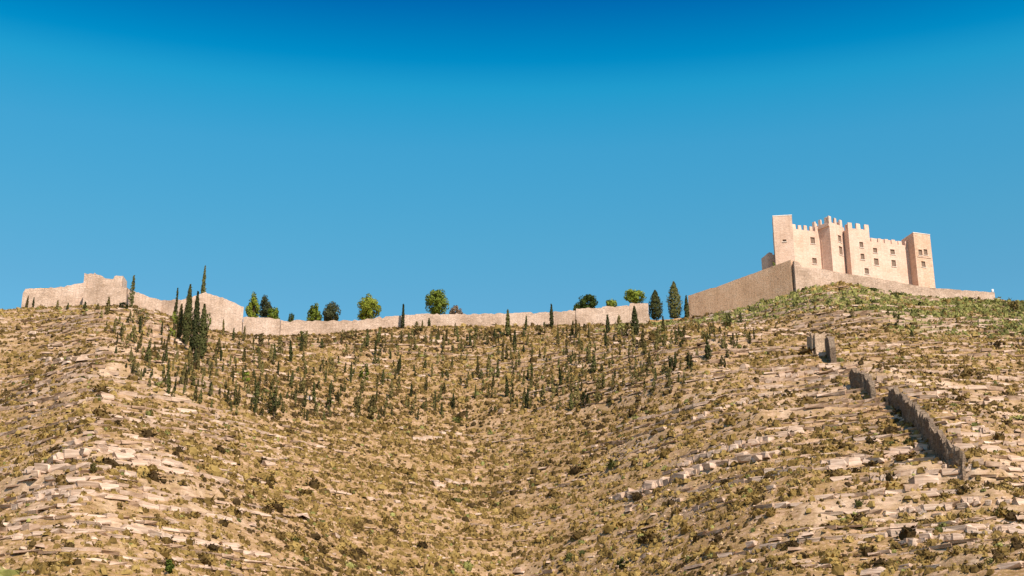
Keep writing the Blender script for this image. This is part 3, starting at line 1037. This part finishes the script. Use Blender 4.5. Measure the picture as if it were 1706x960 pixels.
BIG = [
    (338, 443, 492, 10, 482, 'cypress', 'lone tall cypress standing behind the gabled rampart peak', 700, False),
    (1093, 485, 541, 25, 503, 'cypress', 'thick dark cypress between the rampart end and the tallest cone', 1300, False),
    (1125, 469, 537, 25, 507, 'cypress', 'tall cone-shaped dark cypress in the gap before the bastion', 1500, False),
    (1145, 494, 540, 8, 504, 'cypress', 'thin dark cypress touching the bastion wall end', 400, False),
    (309, 474, 576, 16, 0, 'cypress', 'tallest black-green cypress in the cluster below the gabled rampart', 1300, True),
    (322, 487, 588, 15, 0, 'cypress', 'second dark cypress in the cluster below the gabled rampart', 1000, True),
    (334, 508, 600, 19, 0, 'cypress', 'bushy dark cypress lowest in the cluster below the gabled rampart', 1000, True),
    (298, 508, 566, 11, 0, 'cypress_dry', 'olive cypress squeezed against the tall cypress cluster', 500, True),
    (218, 459, 514, 9, 0, 'cypress', 'sparse spindly cypress at the keep wall end', 260, True),
    (290, 480, 556, 6, 0, 'cypress', 'very thin cypress beside the bright green bush', 260, True),
    (1058, 512, 562, 15, 0, 'cypress', 'dark cypress in front of the last rampart step', 600, True),
    (671, 508, 549, 6, 0, 'cypress', 'single thin post-like cypress before the bare stretch of saddle wall', 260, True),
    (919, 508, 548, 7, 0, 'cypress', 'thin cypress crossing the saddle wall and showing against the sky', 300, True),
    (846, 517, 562, 9, 0, 'cypress', 'slender cypress with a low bush at the saddle wall', 350, True),
]
for i, (px, top, base, w, Y, mt, lab, n_, sl) in enumerate(BIG):
    cypress_at(px, top, base, w, Y, M[mt], 300 + i, lab, n=int(n_ * 1.9), leaf=0.5, on_slope=sl)

# bright or dark bushes that stand out by the walls
BUSH = [(289, 506, 562, 24, 'bright', 'bright green tall bush beside the dark cypress cluster'),
        (345, 515, 552, 13, 'bright', 'small bright green bush against the gabled rampart'),
        (607, 603, 634, 24, 'bright', 'yellow-green bush alone in the middle of the planted slope'),
        (408, 612, 640, 18, 'bright', 'yellow-green bush among the dense young cypresses'),
        (236, 500, 545, 34, 'cypress', 'spreading dark bush at the foot of the keep wing wall'),
        (205, 500, 518, 20, 'cypress', 'dark bush at the foot of the keep tower'),
        (1290, 424, 452, 9, 'pine', 'green bush growing in the corner by the castle annexe'),
        (279, 930, 960, 20, 'pine', 'green round bush on the lower slope of the keep spur'),
        (1038, 928, 948, 22, 'cypress', 'dark green bush low in the gully'),
        (155, 770, 790, 16, 'cypress_dry', 'brown-green bush under the pale rock hump'),
        (1212, 512, 546, 17, 'cypress', 'dark bush under the middle of the ruddy bastion wall'),
        (1148, 580, 617, 16, 'cypress', 'dark upright bush, upper of a pair below the bastion'),
        (1120, 588, 622, 16, 'cypress', 'dark upright bush beside its twin below the bastion'),
        (975, 640, 682, 18, 'cypress', 'stout dark cypress bush at the lower planting edge'),
        (456, 648, 697, 26, 'cypress', 'cluster-like dark bush at the tip of the planted strip'),
        (620, 668, 702, 22, 'cypress_dry', 'wide olive bush on the lower planting edge'),
        (548, 642, 686, 12, 'cypress', 'dark narrow bush above the lower planting edge'),
        (1495, 512, 545, 16, 'cypress', 'dark bush in the green scrub below the front bastion wall'),
        (1690, 494, 520, 26, 'cypress_dry', 'dark scrubby bush on the skyline past the wall end'),
        (580, 541, 566, 30, 'cypress_dry', 'brownish bush leaning on the saddle wall below the egg-shaped pine'),
        (795, 540, 566, 32, 'green', 'low wide grey-green bush at the saddle wall past the round pine'),
        (832, 543, 566, 26, 'green', 'low grey-green bush touching the slender cypress at the saddle wall'),
        (898, 538, 560, 20, 'cypress_dry', 'olive bush at the saddle wall by the cypress that shows against the sky'),
        (1036, 536, 562, 24, 'green', 'grey-green bush at the foot of the stepped rampart'),
        (1100, 536, 572, 38, 'green', 'large pale green bush in the gap under the cone-shaped cypress'),
        (1132, 540, 578, 32, 'green', 'pale green bush beside the foot of the bastion wall end'),
        (505, 546, 572, 24, 'green', 'grey-green bush at the foot of the saddle wall start'),
        (432, 552, 578, 28, 'cypress_dry', 'olive bush below the short pale rampart panel')]
for i, (px, top, base, w, mt, lab) in enumerate(BUSH):
    if px == 1290:
        q = at(px, base, 493)
        q[2] = ground_z(q[0], q[1])
    else:
        q = hits([(px, min(base, 957))])[0]
    f = q[1] * CP + q[2] * SP
    h = max(1.2, at(px, top, q[1])[2] - q[2])
    wm = w * f / F_PX
    root = empty('bush', tuple(q))
    tag(root, lab, 'bush')
    VF, cc = pine_crown(wm, h, -0.1 * h, 420, 0.42, 400 + i, 0.0, 12)
    link('trunk', trunk_mesh('trunk', [((0, 0, -0.5), (0, 0, h * .5), .1, .05)] + [((0, 0, h * .1), tuple(c), .05, .02) for c in cc[::3]], M['bark']), root)
    link('crown', crown_obj_mesh(VF, M[mt]), root)

# young planted cypresses: a few built, then copied
VAR = []
for k in range(10):
    h, rad = 5.0, (0.42, 0.5, 0.62, 0.75, 0.55, 0.42, 0.5, 0.9, 0.36, 0.65)[k]
    mt = ('cypress', 'cypress_dry', 'cypress_dry', 'cypress', 'cypress_dry', 'cypress', 'cypress_dry', 'cypress_dry', 'cypress_dry', 'cypress')[k]
    VAR.append((stem(h, 0.09), crown_obj_mesh(cypress_crown(h, rad, 230, 0.42, 500 + k, (0.3, 0.1, 0.4, 0.2, 0.5, 0.1, 0.3, 0.2, 0.0, 0.45)[k]), M[mt])))
ZONE = np.array([(165, 530), (200, 610), (260, 660), (350, 690), (440, 700), (620, 706), (860, 692), (1000, 684), (1100, 664), (1180, 630),
                 (1260, 590), (1270, 560), (1200, 552), (1080, 556), (940, 556), (700, 560), (560, 570), (400, 578), (330, 590), (270, 548)], float)


def inside(poly, x, y):
    c = False
    for (x0, y0), (x1, y1) in zip(poly, np.roll(poly, -1, 0)):
        if (y0 > y) != (y1 > y) and x < (x1 - x0) * (y - y0) / (y1 - y0) + x0:
            c = not c
    return c


spots = [(467, 592, 30), (406, 572, 26), (758, 562, 22), (784, 580, 24), (876, 552, 24), (953, 562, 26), (982, 566, 24), (1013, 556, 30), (1032, 552, 26), (1070, 582, 28),
         (178, 526, 28), (140, 520, 16), (95, 516, 14), (112, 518, 12), (44, 515, 20), (55, 514, 18), (163, 520, 12), (1190, 556, 22), (1235, 540, 20), (1250, 575, 20),
         (1420, 530, 14), (1480, 530, 14), (1520, 565, 14), (715, 545, 14), (695, 553, 16), (703, 554, 18), (1257, 470 + 98, 20), (372, 560, 26), (388, 568, 20), (362, 590, 26)]
cands = []
r_ = random.Random(5)
while len(spots) < 285:
    x, y = r_.uniform(160, 1275), r_.uniform(525, 706)
    if r_.random() < 0.6:
        y = round(y / 15.5) * 15.5 + r_.gauss(0, 2.2) + 4 * math.sin(x / 70)
    if not inside(ZONE, x, y):
        continue
    dens = 0.40 + 0.40 * math.exp(-((x - 330) / 130) ** 2 - ((y - 640) / 55) ** 2) + 0.25 * math.exp(-((y - 668) / 14) ** 2) + 0.35 * math.exp(-((y - 566) / 14) ** 2)
    if r_.random() > dens:
        continue
    if any(abs(x - a) < 5 and abs(y - b) < 5 for a, b, _ in spots):
        continue
    spots.append((x, y, min(40, max(9, r_.gauss(18.5, 6.5)))))
HP = hits([(a, b) for a, b, _ in spots])
for i, ((x, y, hpx), q) in enumerate(zip(spots, HP)):
    f = q[1] * CP + q[2] * SP
    h = hpx * f / F_PX / 0.955
    tm, cm = VAR[r_.randrange(10)] if hpx > 16 else VAR[r_.choice((2, 3, 7, 9))]
    root = empty('young_cypress', tuple(q), r_.uniform(0, 6.28))
    s = h / 5.0
    wx = s * r_.uniform(0.8, 1.25) if hpx > 16 else s * 1.5
    root.scale = (wx, wx, s)
    root.rotation_euler = (r_.gauss(0, .05), r_.gauss(0, .05), r_.uniform(0, 6.28))
    if y < 572 and x > 380:
        where = 'close under the saddle rampart'
    elif x > 1040:
        where = 'on the flank below the ruddy bastion wall'
    elif x < 500:
        where = 'in the dense stand below the tall dark cypresses' if y > 590 else 'beside the ruined keep and gabled rampart'
    elif y > 648:
        where = 'in the lowest planted row above the gully scrub'
    else:
        where = 'on the open stony middle of the planted slope'
    tag(root, 'young slender cypress ' + where, 'tree', 'young cypresses ' + where)
    link('trunk', tm, root)
    link('crown', cm, root)

# the smallest saplings between them, too many and too small to tell apart
sap = []
while len(sap) < 400:
    x, y = r_.uniform(160, 1275), r_.uniform(530, 704)
    if inside(ZONE, x, y) and r_.random() < 0.55 + 0.3 * math.exp(-((x - 350) / 160) ** 2) + 0.35 * (x > 850):
        sap.append((x, y))
HS = hits(sap)
sv, sf, stt, sb = [], [], [], 0
for q in HS:
    V_, F_ = cypress_crown(r_.uniform(1.8, 4.6), r_.uniform(.3, .62), 40, 0.5, r_.randrange(10 ** 6), r_.uniform(0, .5))
    sv.append(V_ + q)
    sf.append(F_ + sb)
    stt.append(np.full(len(V_), r_.random()))
    sb += len(V_)
M['sapling_mass'] = leaf_mat('sapling_needles', (0.045, 0.038, 0.011), (0.105, 0.088, 0.027), (0.17, 0.14, 0.045), per_object=False)
o = link('sapling_undergrowth', np_mesh('sapling_undergrowth', np.concatenate(sv), np.concatenate(sf), M['sapling_mass'], False, {'tint': np.concatenate(stt)}))
tag(o, 'olive saplings scattered between the young cypresses on the planted slope', 'saplings', kind='stuff')

# ------------------------------------------------------------------ rocks


def rock_template(seed):
    r = np.random.default_rng(seed)
    bm = bmesh.new()
    bmesh.ops.create_cube(bm, size=1.0)
    bmesh.ops.bevel(bm, geom=list(bm.edges), offset=0.13, segments=1, affect='EDGES')
    for v in bm.verts:
        v.co += Vector(r.normal(0, 0.085, 3))
        v.co.z *= 1 - 0.1 * v.co.x
    bmesh.ops.triangulate(bm, faces=bm.faces)
    me = bpy.data.meshes.new('limestone_block')
    bm.to_mesh(me)
    bm.free()
    me.materials.append(M['rock'])
    return me


ROCKS = [rock_template(600 + k) for k in range(8)]
RARR = []
for me in ROCKS:
    v = np.empty(len(me.vertices) * 3, np.float32)
    me.vertices.foreach_get('co', v)
    t = np.empty(len(me.polygons) * 3, np.int32)
    me.loops.foreach_get('vertex_index', t)
    RARR.append((v.reshape(-1, 3), t.reshape(-1, 3)))


def chip_template(seed):
    r = np.random.default_rng(seed)
    v = np.array([(x, y, z) for z in (-.5, .5) for x, y in ((-.5, -.5), (.5, -.5), (.5, .5), (-.5, .5))]) * 1.0
    v[4:, :2] *= r.uniform(.7, .98, (4, 1))
    v += r.normal(0, .13, v.shape)
    t = [(4, 5, 6), (4, 6, 7)] + [x for k in range(4) for x in ((k, (k + 1) % 4, 4 + (k + 1) % 4), (k, 4 + (k + 1) % 4, 4 + k))]
    return v, np.array(t)


def bed_template(seed):
    v, t = chip_template(seed)
    r = np.random.default_rng(seed)
    c = np.array([(x, y, z) for z in (-.5, .5) for x, y in ((-.5, -.5), (.5, -.5), (.5, .5), (-.5, .5))])
    return c + r.normal(0, .055, c.shape), t


BEDS = [bed_template(660 + k) for k in range(10)]
CHIPS = [chip_template(640 + k) for k in range(10)]


def slope_dir(X, Y):
    gx_ = (ground_z(X + 2, Y) - ground_z(X - 2, Y)) / 4
    gy_ = (ground_z(X, Y + 2) - ground_z(X, Y - 2)) / 4
    return gx_, gy_


OUT = [([(1028, 836), (1110, 806), (1160, 790), (1205, 774), (1290, 762)], 30, 2.6, 'tilted pale limestone block in the broken ledge row crossing the castle spur above the gully'),
       ([(1130, 778), (1250, 742), (1330, 722)], 18, 2.1, 'limestone block in the middle ledge row of the castle spur'),
       ([(1395, 776), (1440, 772), (1500, 758), (1545, 752)], 13, 2.3, 'weathered limestone block of the crag beside the long ruined wall'),
       ([(1480, 858), (1560, 852), (1640, 842), (1706, 836)], 14, 1.5, 'flat limestone block in the ledge below the long ruined wall'),
       ([(1500, 908), (1600, 897), (1706, 884)], 15, 1.7, 'long low limestone block of the lowest ledge under the long ruined wall'),
       ([(1150, 704), (1240, 672), (1330, 652)], 13, 1.5, 'small limestone block in the upper ledge row of the castle spur'),
       ([(1250, 648), (1320, 628), (1400, 612)], 13, 1.8, 'limestone block scattered below the roofless tower stump'),
       ([(48, 796), (110, 763), (170, 752), (232, 766), (265, 785)], 18, 2.2, 'whitish limestone block of the arched rock hump on the keep spur'),
       ([(30, 596), (100, 602), (165, 600)], 9, 1.8, 'limestone block in the flat ledge below the ruined keep'),
       ([(130, 706), (190, 696), (262, 706)], 9, 1.5, 'limestone block in the arched ledge above the whitish rock hump'),
       ([(20, 850), (75, 832), (110, 826), (150, 838)], 9, 1.7, 'limestone block low on the keep spur under the whitish rock hump'),
       ([(688, 733), (740, 724), (792, 732)], 10, 1.6, 'limestone block of the small outcrop in the middle of the gully slope'),
       ([(716, 810), (752, 807), (788, 806)], 6, 1.7, 'bright limestone block of the isolated slab row in the gully'),
       ([(640, 562), (700, 566), (735, 572)], 9, 1.5, 'limestone block on the stony rise below the thin post-like cypress'),
       ([(1330, 520), (1370, 512), (1420, 532)], 9, 1.4, 'limestone block among the scrub below the bastion corner'),
       ([(1490, 690), (1530, 728), (1562, 772), (1606, 802)], 12, 0.9, 'fallen masonry block at the foot of the long ruined wall'),
       ([(1600, 700), (1640, 720), (1690, 750)], 9, 1.5, 'limestone block on the slope beyond the long ruined wall')]
r2 = random.Random(9)
n_rock = 0
for line, cnt, size, lab in OUT:
    L = np.array(line, float)
    s = np.concatenate(([0], np.cumsum(np.hypot(*np.diff(L, axis=0).T))))
    ss = [s[-1] * (k + r2.uniform(.15, .85)) / cnt for k in range(cnt)]
    H = hits([(np.interp(q, s, L[:, 0]), np.interp(q, s, L[:, 1]) + r2.gauss(0, 2.5)) for q in ss])
    for q in H:
        gx_, gy_ = slope_dir(q[0], q[1])
        w, d, h = size * r2.uniform(.6, 1.7), size * r2.uniform(.7, 1.3), size * r2.uniform(.45, .85)
        o = link('limestone_block', ROCKS[r2.randrange(8)])
        o.location = (q[0], q[1] + d * 0.2, q[2] + h * 0.12)
        o.scale = (w, d, h)
        o.rotation_euler = (r2.gauss(0, .10), r2.gauss(0, .10), math.atan2(gy_, gx_) - math.pi / 2 + r2.gauss(0, .3))
        tag(o, lab, 'rock', lab.split(' of the ')[-1].split(' in the ')[-1] + ' blocks')
        n_rock += 1
# one big square block with a hollow beneath
q = hits([(1545, 812)])[0]
o = link('boulder', ROCKS[3])
o.location = (q[0], q[1] + 1.6, q[2] + 0.3)
o.scale = (4.2, 3.6, 3.2)
o.rotation_euler = (0.05, -0.04, 0.25)
tag(o, 'large tan boulder half sunk in the slope below the foot of the long ruined wall', 'rock')


def mass(name, X, Y, arrs, which, S, rot, lift, mat, tint=None, tilt=0.0):
    """many small pieces of the same few shapes, each turned and sized by itself, joined into one mesh"""
    Vs, Fs, Ts, base = [], [], [], 0
    Z = ground_z(X, Y)
    for k, (v, t) in enumerate(arrs):
        m = np.where(which == k)[0]
        if len(m) == 0:
            continue
        c, s = np.cos(rot[m])[:, None], np.sin(rot[m])[:, None]
        sx, sy, sz = S[m, 0:1], S[m, 1:2], S[m, 2:3]
        lx, ly, lz = v[None, :, 0] * sx, v[None, :, 1] * sy, v[None, :, 2] * sz
        x, y = lx * c - ly * s, lx * s + ly * c
        V = np.stack((x + X[m][:, None], y + Y[m][:, None], lz + (Z[m] + lift[m])[:, None]), -1)
        Vs.append(V.reshape(-1, 3))
        Fs.append((t[None] + (base + np.arange(len(m)) * len(v))[:, None, None]).reshape(-1, t.shape[1]))
        base += len(m) * len(v)
        if tint is not None:
            Ts.append(np.repeat(tint[m], len(v)))
    return link(name, np_mesh(name, np.concatenate(Vs), np.concatenate(Fs), mat, False, {'tint': np.concatenate(Ts)} if tint is not None else None))


def scatter(n, seed):
    r = np.random.default_rng(seed)
    Y = np.sqrt(r.uniform(190 ** 2, 512 ** 2, n))
    X = r.uniform(-0.46, 0.46, n) * Y
    d = np.interp(X, CX, CY) - Y
    px, py, f = project(X, Y, ground_z(X, Y))
    ok = (d > 1.5) & (px > -210) & (px < 1916) & (py < 1010)
    return X[ok], Y[ok], f[ok], d[ok], r


X, Y, f, d, r = scatter(175000, 31)
rk = sample(DR, X, Y)
q = ground_z(X, Y) / 3.1 + fbm(X / 15.5, Y / 15.5, 3, 33) * 0.45
fr = q - np.floor(q)
row = (np.abs(fr - 0.5) < 0.10) & (fbm(X / 9, Y / 9, 3, 131) > -0.12)
keepm = r.random(len(X)) < (0.016 + 0.09 * rk + row * (0.07 + 0.25 * rk))
X, Y, f, row = X[keepm], Y[keepm], f[keepm], row[keepm]
n = len(X)
print('stones', n)
spurs = np.clip(1.2 - np.abs((X - spur_r(Y)) / 45.0), 0, 1) + np.clip(1.2 - np.abs((X - spur_l(Y)) / 30.0), 0, 1)
sz = np.exp(r.normal(-0.66, 0.45, n)) * np.where(row, 1.05 + 0.35 * spurs, 0.8)
S = np.stack((sz * r.uniform(.8, 2.4, n), sz * r.uniform(.7, 1.3, n), sz * r.uniform(.35, .8, n)), -1)
gx_, gy_ = slope_dir(X, Y)
rot = np.arctan2(gy_, gx_) - np.pi / 2 + r.normal(0, .3, n)
which = r.integers(0, 8, n)
tint = r.random(n) ** 1.5
app = S[:, 0] * S[:, 2] / f ** 2
order = np.argsort(-app)
ind = order[:40]
for k in ind:
    o = link('limestone_block', ROCKS[which[k]])
    o.location = (X[k], Y[k], float(ground_z(X[k], Y[k])) + S[k, 2] * .15)
    o.scale = tuple(S[k])
    o.rotation_euler = (0, 0, rot[k])
    tag(o, 'loose limestone block lying by itself among the dry scrub', 'rock', 'loose blocks on the hillside')
rest = order[len(ind):]
st = mass('loose_stones', X[rest], Y[rest], CHIPS, which[rest], S[rest], rot[rest], S[rest, 2] * np.where(row[rest], .22, .05), M['rock'], tint[rest])
tag(st, 'pale limestone rubble strewn over the whole hillside', 'stones', kind='stuff')

# bedded ledges: slabs laid end to end along the contours, broken where the bed is buried


def blur(A, k, axis):
    c = np.cumsum(np.pad(A, [(k + 1, k) if a == axis else (0, 0) for a in (0, 1)], mode='edge'), axis=axis)
    n_ = A.shape[axis]
    return (np.take(c, np.arange(2 * k + 1, 2 * k + 1 + n_), axis) - np.take(c, np.arange(0, n_), axis)) / (2 * k + 1)


BZ = DZ
for _ in range(2):
    BZ = blur(blur(BZ, 5, 0), 5, 1)
xs = X0 + DX * np.arange(BZ.shape[1])
rl = np.random.default_rng(77)
SL = []
level = 24.0
while level < 176:
    strength = rl.uniform(0.35, 1.0) ** 0.8
    bed_h = rl.uniform(0.40, 0.85) + 0.45 * (strength > 0.85)
    yi = (BZ >= level).argmax(0)
    ys = Y0 + DY * yi
    okc = (yi > 2) & (np.interp(xs, CX, CY) - ys > 7)
    i = 0
    while i < len(xs) - 3:
        ln = rl.uniform(1.2, 3.8)
        j = min(len(xs) - 1, i + 1)
        while j < len(xs) - 1 and math.hypot(xs[j] - xs[i], ys[j] - ys[i]) < ln:
            j += 1
        if okc[i] and okc[j] and abs(ys[j] - ys[i]) < 6:
            SL.append((0.5 * (xs[i] + xs[j]), 0.5 * (ys[i] + ys[j]), math.hypot(xs[j] - xs[i], ys[j] - ys[i]), math.atan2(ys[j] - ys[i], xs[j] - xs[i]), level, strength, bed_h))
        i = j
    level += rl.uniform(1.5, 3.0)
SL = np.array(SL)
X, Y = SL[:, 0], SL[:, 1]
uu = (X - spur_l(Y)) / (spur_r(Y) - spur_l(Y))
spur = np.clip(1.3 - np.abs(uu - 1.02) * 2.3, 0, 1) + np.clip(1.25 - np.abs(uu - 0.03) * 4.2, 0, 1)
band = np.interp(X, CX, CY) - Y
spur = np.maximum(spur, 0.78 * smooth((band - 8) / 10) * smooth((82 - band) / 25) * (uu > 0.08))     # stony terraces of the planted slope
rn = fbm(X / 34 + SL[:, 4] * 3.7, Y / 34 + SL[:, 4] * 1.3, 3, 151) + 0.22 * fbm(X / 7 + SL[:, 4], Y / 7, 2, 157)
px, py, f = project(X, Y, ground_z(X, Y))
ok = (rn > 0.54 - 0.76 * np.clip(spur, 0, 1) * (0.4 + 0.6 * SL[:, 5])) & (px > -210) & (px < 1916) & (py < 1010)
SL, X, Y, f, spur, uu, px, py = SL[ok], X[ok], Y[ok], f[ok], spur[ok], uu[ok], px[ok], py[ok]
n = len(X)
print('ledge slabs', n)
hgt = SL[:, 6] * rl.uniform(.55, 1.25, n) * (0.5 + 0.5 * np.clip(spur, 0, 1))
S = np.stack((SL[:, 2] * rl.uniform(1.02, 1.2, n), rl.uniform(2.0, 2.6, n), hgt), -1)
gxs, gys = slope_dir(X, Y)
gl = np.hypot(gxs, gys) + 1e-6
back = S[:, 1] * rl.uniform(0.26, 0.40, n)
gz0 = ground_z(X, Y)
X, Y = X + gxs / gl * back, Y + gys / gl * back
rot = SL[:, 3] + rl.normal(0, .05, n)
which = rl.integers(0, 8, n)
lift = gz0 - ground_z(X, Y) + hgt * (rl.uniform(-.10, .12, n) + 0.15 * np.clip(spur, 0, 1))
tint = rl.random(n) ** 1.3
app = np.where((px > 5) & (px < 1700) & (py < 950), S[:, 0] * S[:, 2] / f ** 2, 0)
order = np.argsort(-app)
for k in order[:120]:
    o = link('limestone_block', ROCKS[which[k]])
    o.location = (X[k], Y[k], float(ground_z(X[k], Y[k])) + lift[k])
    o.scale = tuple(S[k])
    o.rotation_euler = (0, 0, rot[k])
    where = 'spur of the ruined keep' if uu[k] < 0.3 else ('spur below the castle' if uu[k] > 0.68 else 'hollow between the two spurs')
    tag(o, 'long limestone slab in the stepped rock beds on the ' + where, 'rock', 'bed slabs on the ' + where)
rest = order[120:]
st = mass('ledge_stones', X[rest], Y[rest], BEDS, which[rest], S[rest], rot[rest], lift[rest], M['rock'], tint[rest])
tag(st, 'thin broken limestone beds stepping along the contours of the whole hillside', 'ledges', kind='stuff')

# ------------------------------------------------------------------ scrub


def shrub_template(seed, n=26, ring=8, low=False):
    """low broken dome: a lumpy cap with sprays sticking out"""
    r = np.random.default_rng(seed)
    V = [(0, 0, 0.78 + r.normal(0, .08))]
    for rad, z in (((0.62, 0.58), (0.92, -0.25)) if low else ((0.52, 0.62), (0.92, 0.22), (0.80, -0.30))):
        for k in range(ring):
            a = 2 * math.pi * (k + r.uniform(-.3, .3)) / ring
            q = rad * r.uniform(.72, 1.2)
            V.append((q * math.cos(a) * .5, q * math.sin(a) * .5, z * r.uniform(.65, 1.25) if z > 0 else z))
    T = [(0, 1 + k, 1 + (k + 1) % ring) for k in range(ring)]
    for b in ((1,) if low else (1, 1 + ring)):
        for k in range(ring):
            a0_, a1_, c0_, c1_ = b + k, b + (k + 1) % ring, b + ring + k, b + ring + (k + 1) % ring
            T += [(a0_, c0_, c1_), (a0_, c1_, a1_)]
    V = np.array(V)
    u = r.uniform(0, 2 * np.pi, n)
    h = r.uniform(0.1, 1.0, n)
    C = np.stack((np.cos(u) * .5 * np.sqrt(1 - h ** 2 * .8), np.sin(u) * .5 * np.sqrt(1 - h ** 2 * .8), h * .75), -1)
    dvec = C / np.linalg.norm(C, axis=1)[:, None] + r.normal(0, .35, (n, 3))
    e = np.cross(dvec, r.normal(size=(n, 3)))
    e /= np.linalg.norm(e, axis=1)[:, None]
    A, B, D = C - e * .10, C + e * .10, C + dvec * r.uniform(.16, .34, n)[:, None]
    LV = np.stack((A, B, D), 1).reshape(-1, 3)
    LT = np.arange(3 * n).reshape(n, 3) + len(V)
    return np.concatenate((V, LV)), np.concatenate((np.array(T), LT))


SH = [shrub_template(700 + k) for k in range(6)]
SH_LOW = [shrub_template(720 + k, 5, 6, True) for k in range(8)]
SH_ME = {'scrub': [np_mesh('low_shrub', v, t, M['scrub']) for v, t in SH], 'green': [np_mesh('low_shrub', v, t, M['green']) for v, t in SH]}

X, Y, f, d, r = scatter(194000, 41)
rk, gr = sample(DR, X, Y), sample(DG, X, Y)
zz = ground_z(X, Y)
q = zz / 3.1 + fbm(X / 15.5, Y / 15.5, 3, 33) * 0.45                # plants root along the benches between the beds
fr = q - np.floor(q)
bench = 0.30 + 0.70 * smooth((np.abs(fr - 0.5) - 0.08) / 0.22)
uu = (X - spur_l(Y)) / (spur_r(Y) - spur_l(Y))
gul = smooth(1 - np.abs(uu - 0.45) / 0.45)
den = (0.30 + 0.60 * gul + 0.65 * smooth((fbm(X / 22, Y / 22, 4, 101) + 0.55) / 0.6)) * (1 - 0.5 * rk) * bench
den *= 0.45 + 0.55 * smooth((fbm(X / 2.6, Y / 2.6, 2, 105) + .25) / .4)
den = np.clip(den + gr * .30 + 0.35 * smooth(1 - d / 9.0), 0, 1)
k_ = r.random(len(X)) < den * 0.77
X, Y, f, gr, d = X[k_], Y[k_], f[k_], gr[k_], d[k_]
n = len(X)
sz = np.exp(r.normal(-0.26, 0.40, n))
S = np.stack((sz * r.uniform(.9, 1.5, n), sz * r.uniform(.9, 1.5, n), sz * r.uniform(.45, .85, n)), -1)
S[gr > .4, 2] *= 1.25
rot = r.uniform(0, 6.28, n)
which = r.integers(0, 8, n)
tint = np.clip(0.5 + 0.38 * fbm(X / 30, Y / 30, 3, 111) + r.normal(0, .22, n), 0, 1)
isg = r.random(n) < (0.035 + 0.8 * gr)
print('shrubs', n, 'green', int(isg.sum()))
px, py, f = project(X, Y, ground_z(X, Y))
app = np.where((px > 5) & (px < 1700) & (py < 950), S[:, 0] * S[:, 2] / f ** 2, 0)
for kind, sel, many, lab, grp, mlab in (
        ('scrub', ~isg, 270, 'low olive-brown shrub on the dry lower part of ', 'olive-brown shrubs on ', 'olive-brown dry scrub covering the whole hillside'),
        ('green', isg, 120, 'low grey-green shrub among the stones on ', 'grey-green shrubs on ', 'grey-green scrub round the foot of the castle and over the slope')):
    ids = np.where(sel)[0]
    ids = ids[np.argsort(-app[ids])]
    for k in ids[:many]:
        o = link('low_shrub', SH_ME[kind][which[k] % 6])
        o.location = (X[k], Y[k], float(ground_z(X[k], Y[k])) - 0.05)
        o.scale = tuple(S[k])
        o.rotation_euler = (0, 0, rot[k])
        uk = (X[k] - spur_l(Y[k])) / (spur_r(Y[k]) - spur_l(Y[k]))
        where = 'the spur below the ruined keep' if uk < 0.3 else ('the spur below the castle' if uk > 0.68 else 'the hollow between the two spurs')
        tag(o, lab + where, 'shrub', grp + where)
    m = ids[many:]
    st = mass(kind + '_cover', X[m], Y[m], SH_LOW, which[m], S[m], rot[m], np.full(len(m), -0.05), M[kind + '_mass'], tint[m])
    tag(st, mlab, 'scrub', kind='stuff')

# dry grass: tiny straw tufts between the shrubs


def tuft_template(seed):
    r = np.random.default_rng(seed)
    a = np.sort(r.uniform(0, 2 * np.pi, 4))
    V = np.concatenate((np.stack((np.cos(a) * r.uniform(.4, .6, 4), np.sin(a) * r.uniform(.4, .6, 4), np.full(4, -.15)), -1),
                        [(r.normal(0, .12), r.normal(0, .12), r.uniform(.6, 1.0))]))
    return V, np.array([(0, 1, 4), (1, 2, 4), (2, 3, 4), (3, 0, 4)])


STRAW = ((0.10, 0.060, 0.017), (0.27, 0.172, 0.062), (0.51, 0.36, 0.20))
M['straw'] = leaf_mat('dry_grass', *STRAW, per_object=False)
X, Y, f, d, r = scatter(112000, 51)
rk = sample(DR, X, Y)
uu = (X - spur_l(Y)) / (spur_r(Y) - spur_l(Y))
k_ = r.random(len(X)) < (0.50 + 0.35 * smooth(1 - np.abs(uu - 0.45) / 0.5)) * (1 - 0.7 * rk)
X, Y = X[k_], Y[k_]
n = len(X)
sz = np.exp(r.normal(-0.72, 0.32, n))
S = np.stack((sz * r.uniform(.8, 1.5, n), sz * r.uniform(.8, 1.5, n), sz * r.uniform(.5, .95, n)), -1)
st = mass('dry_grass', X, Y, [tuft_template(800 + k) for k in range(8)], r.integers(0, 8, n), S, r.uniform(0, 6.28, n), np.zeros(n), M['straw'], r.random(n))
tag(st, 'straw-coloured dry grass growing between the shrubs on the hillside', 'grass', kind='stuff')
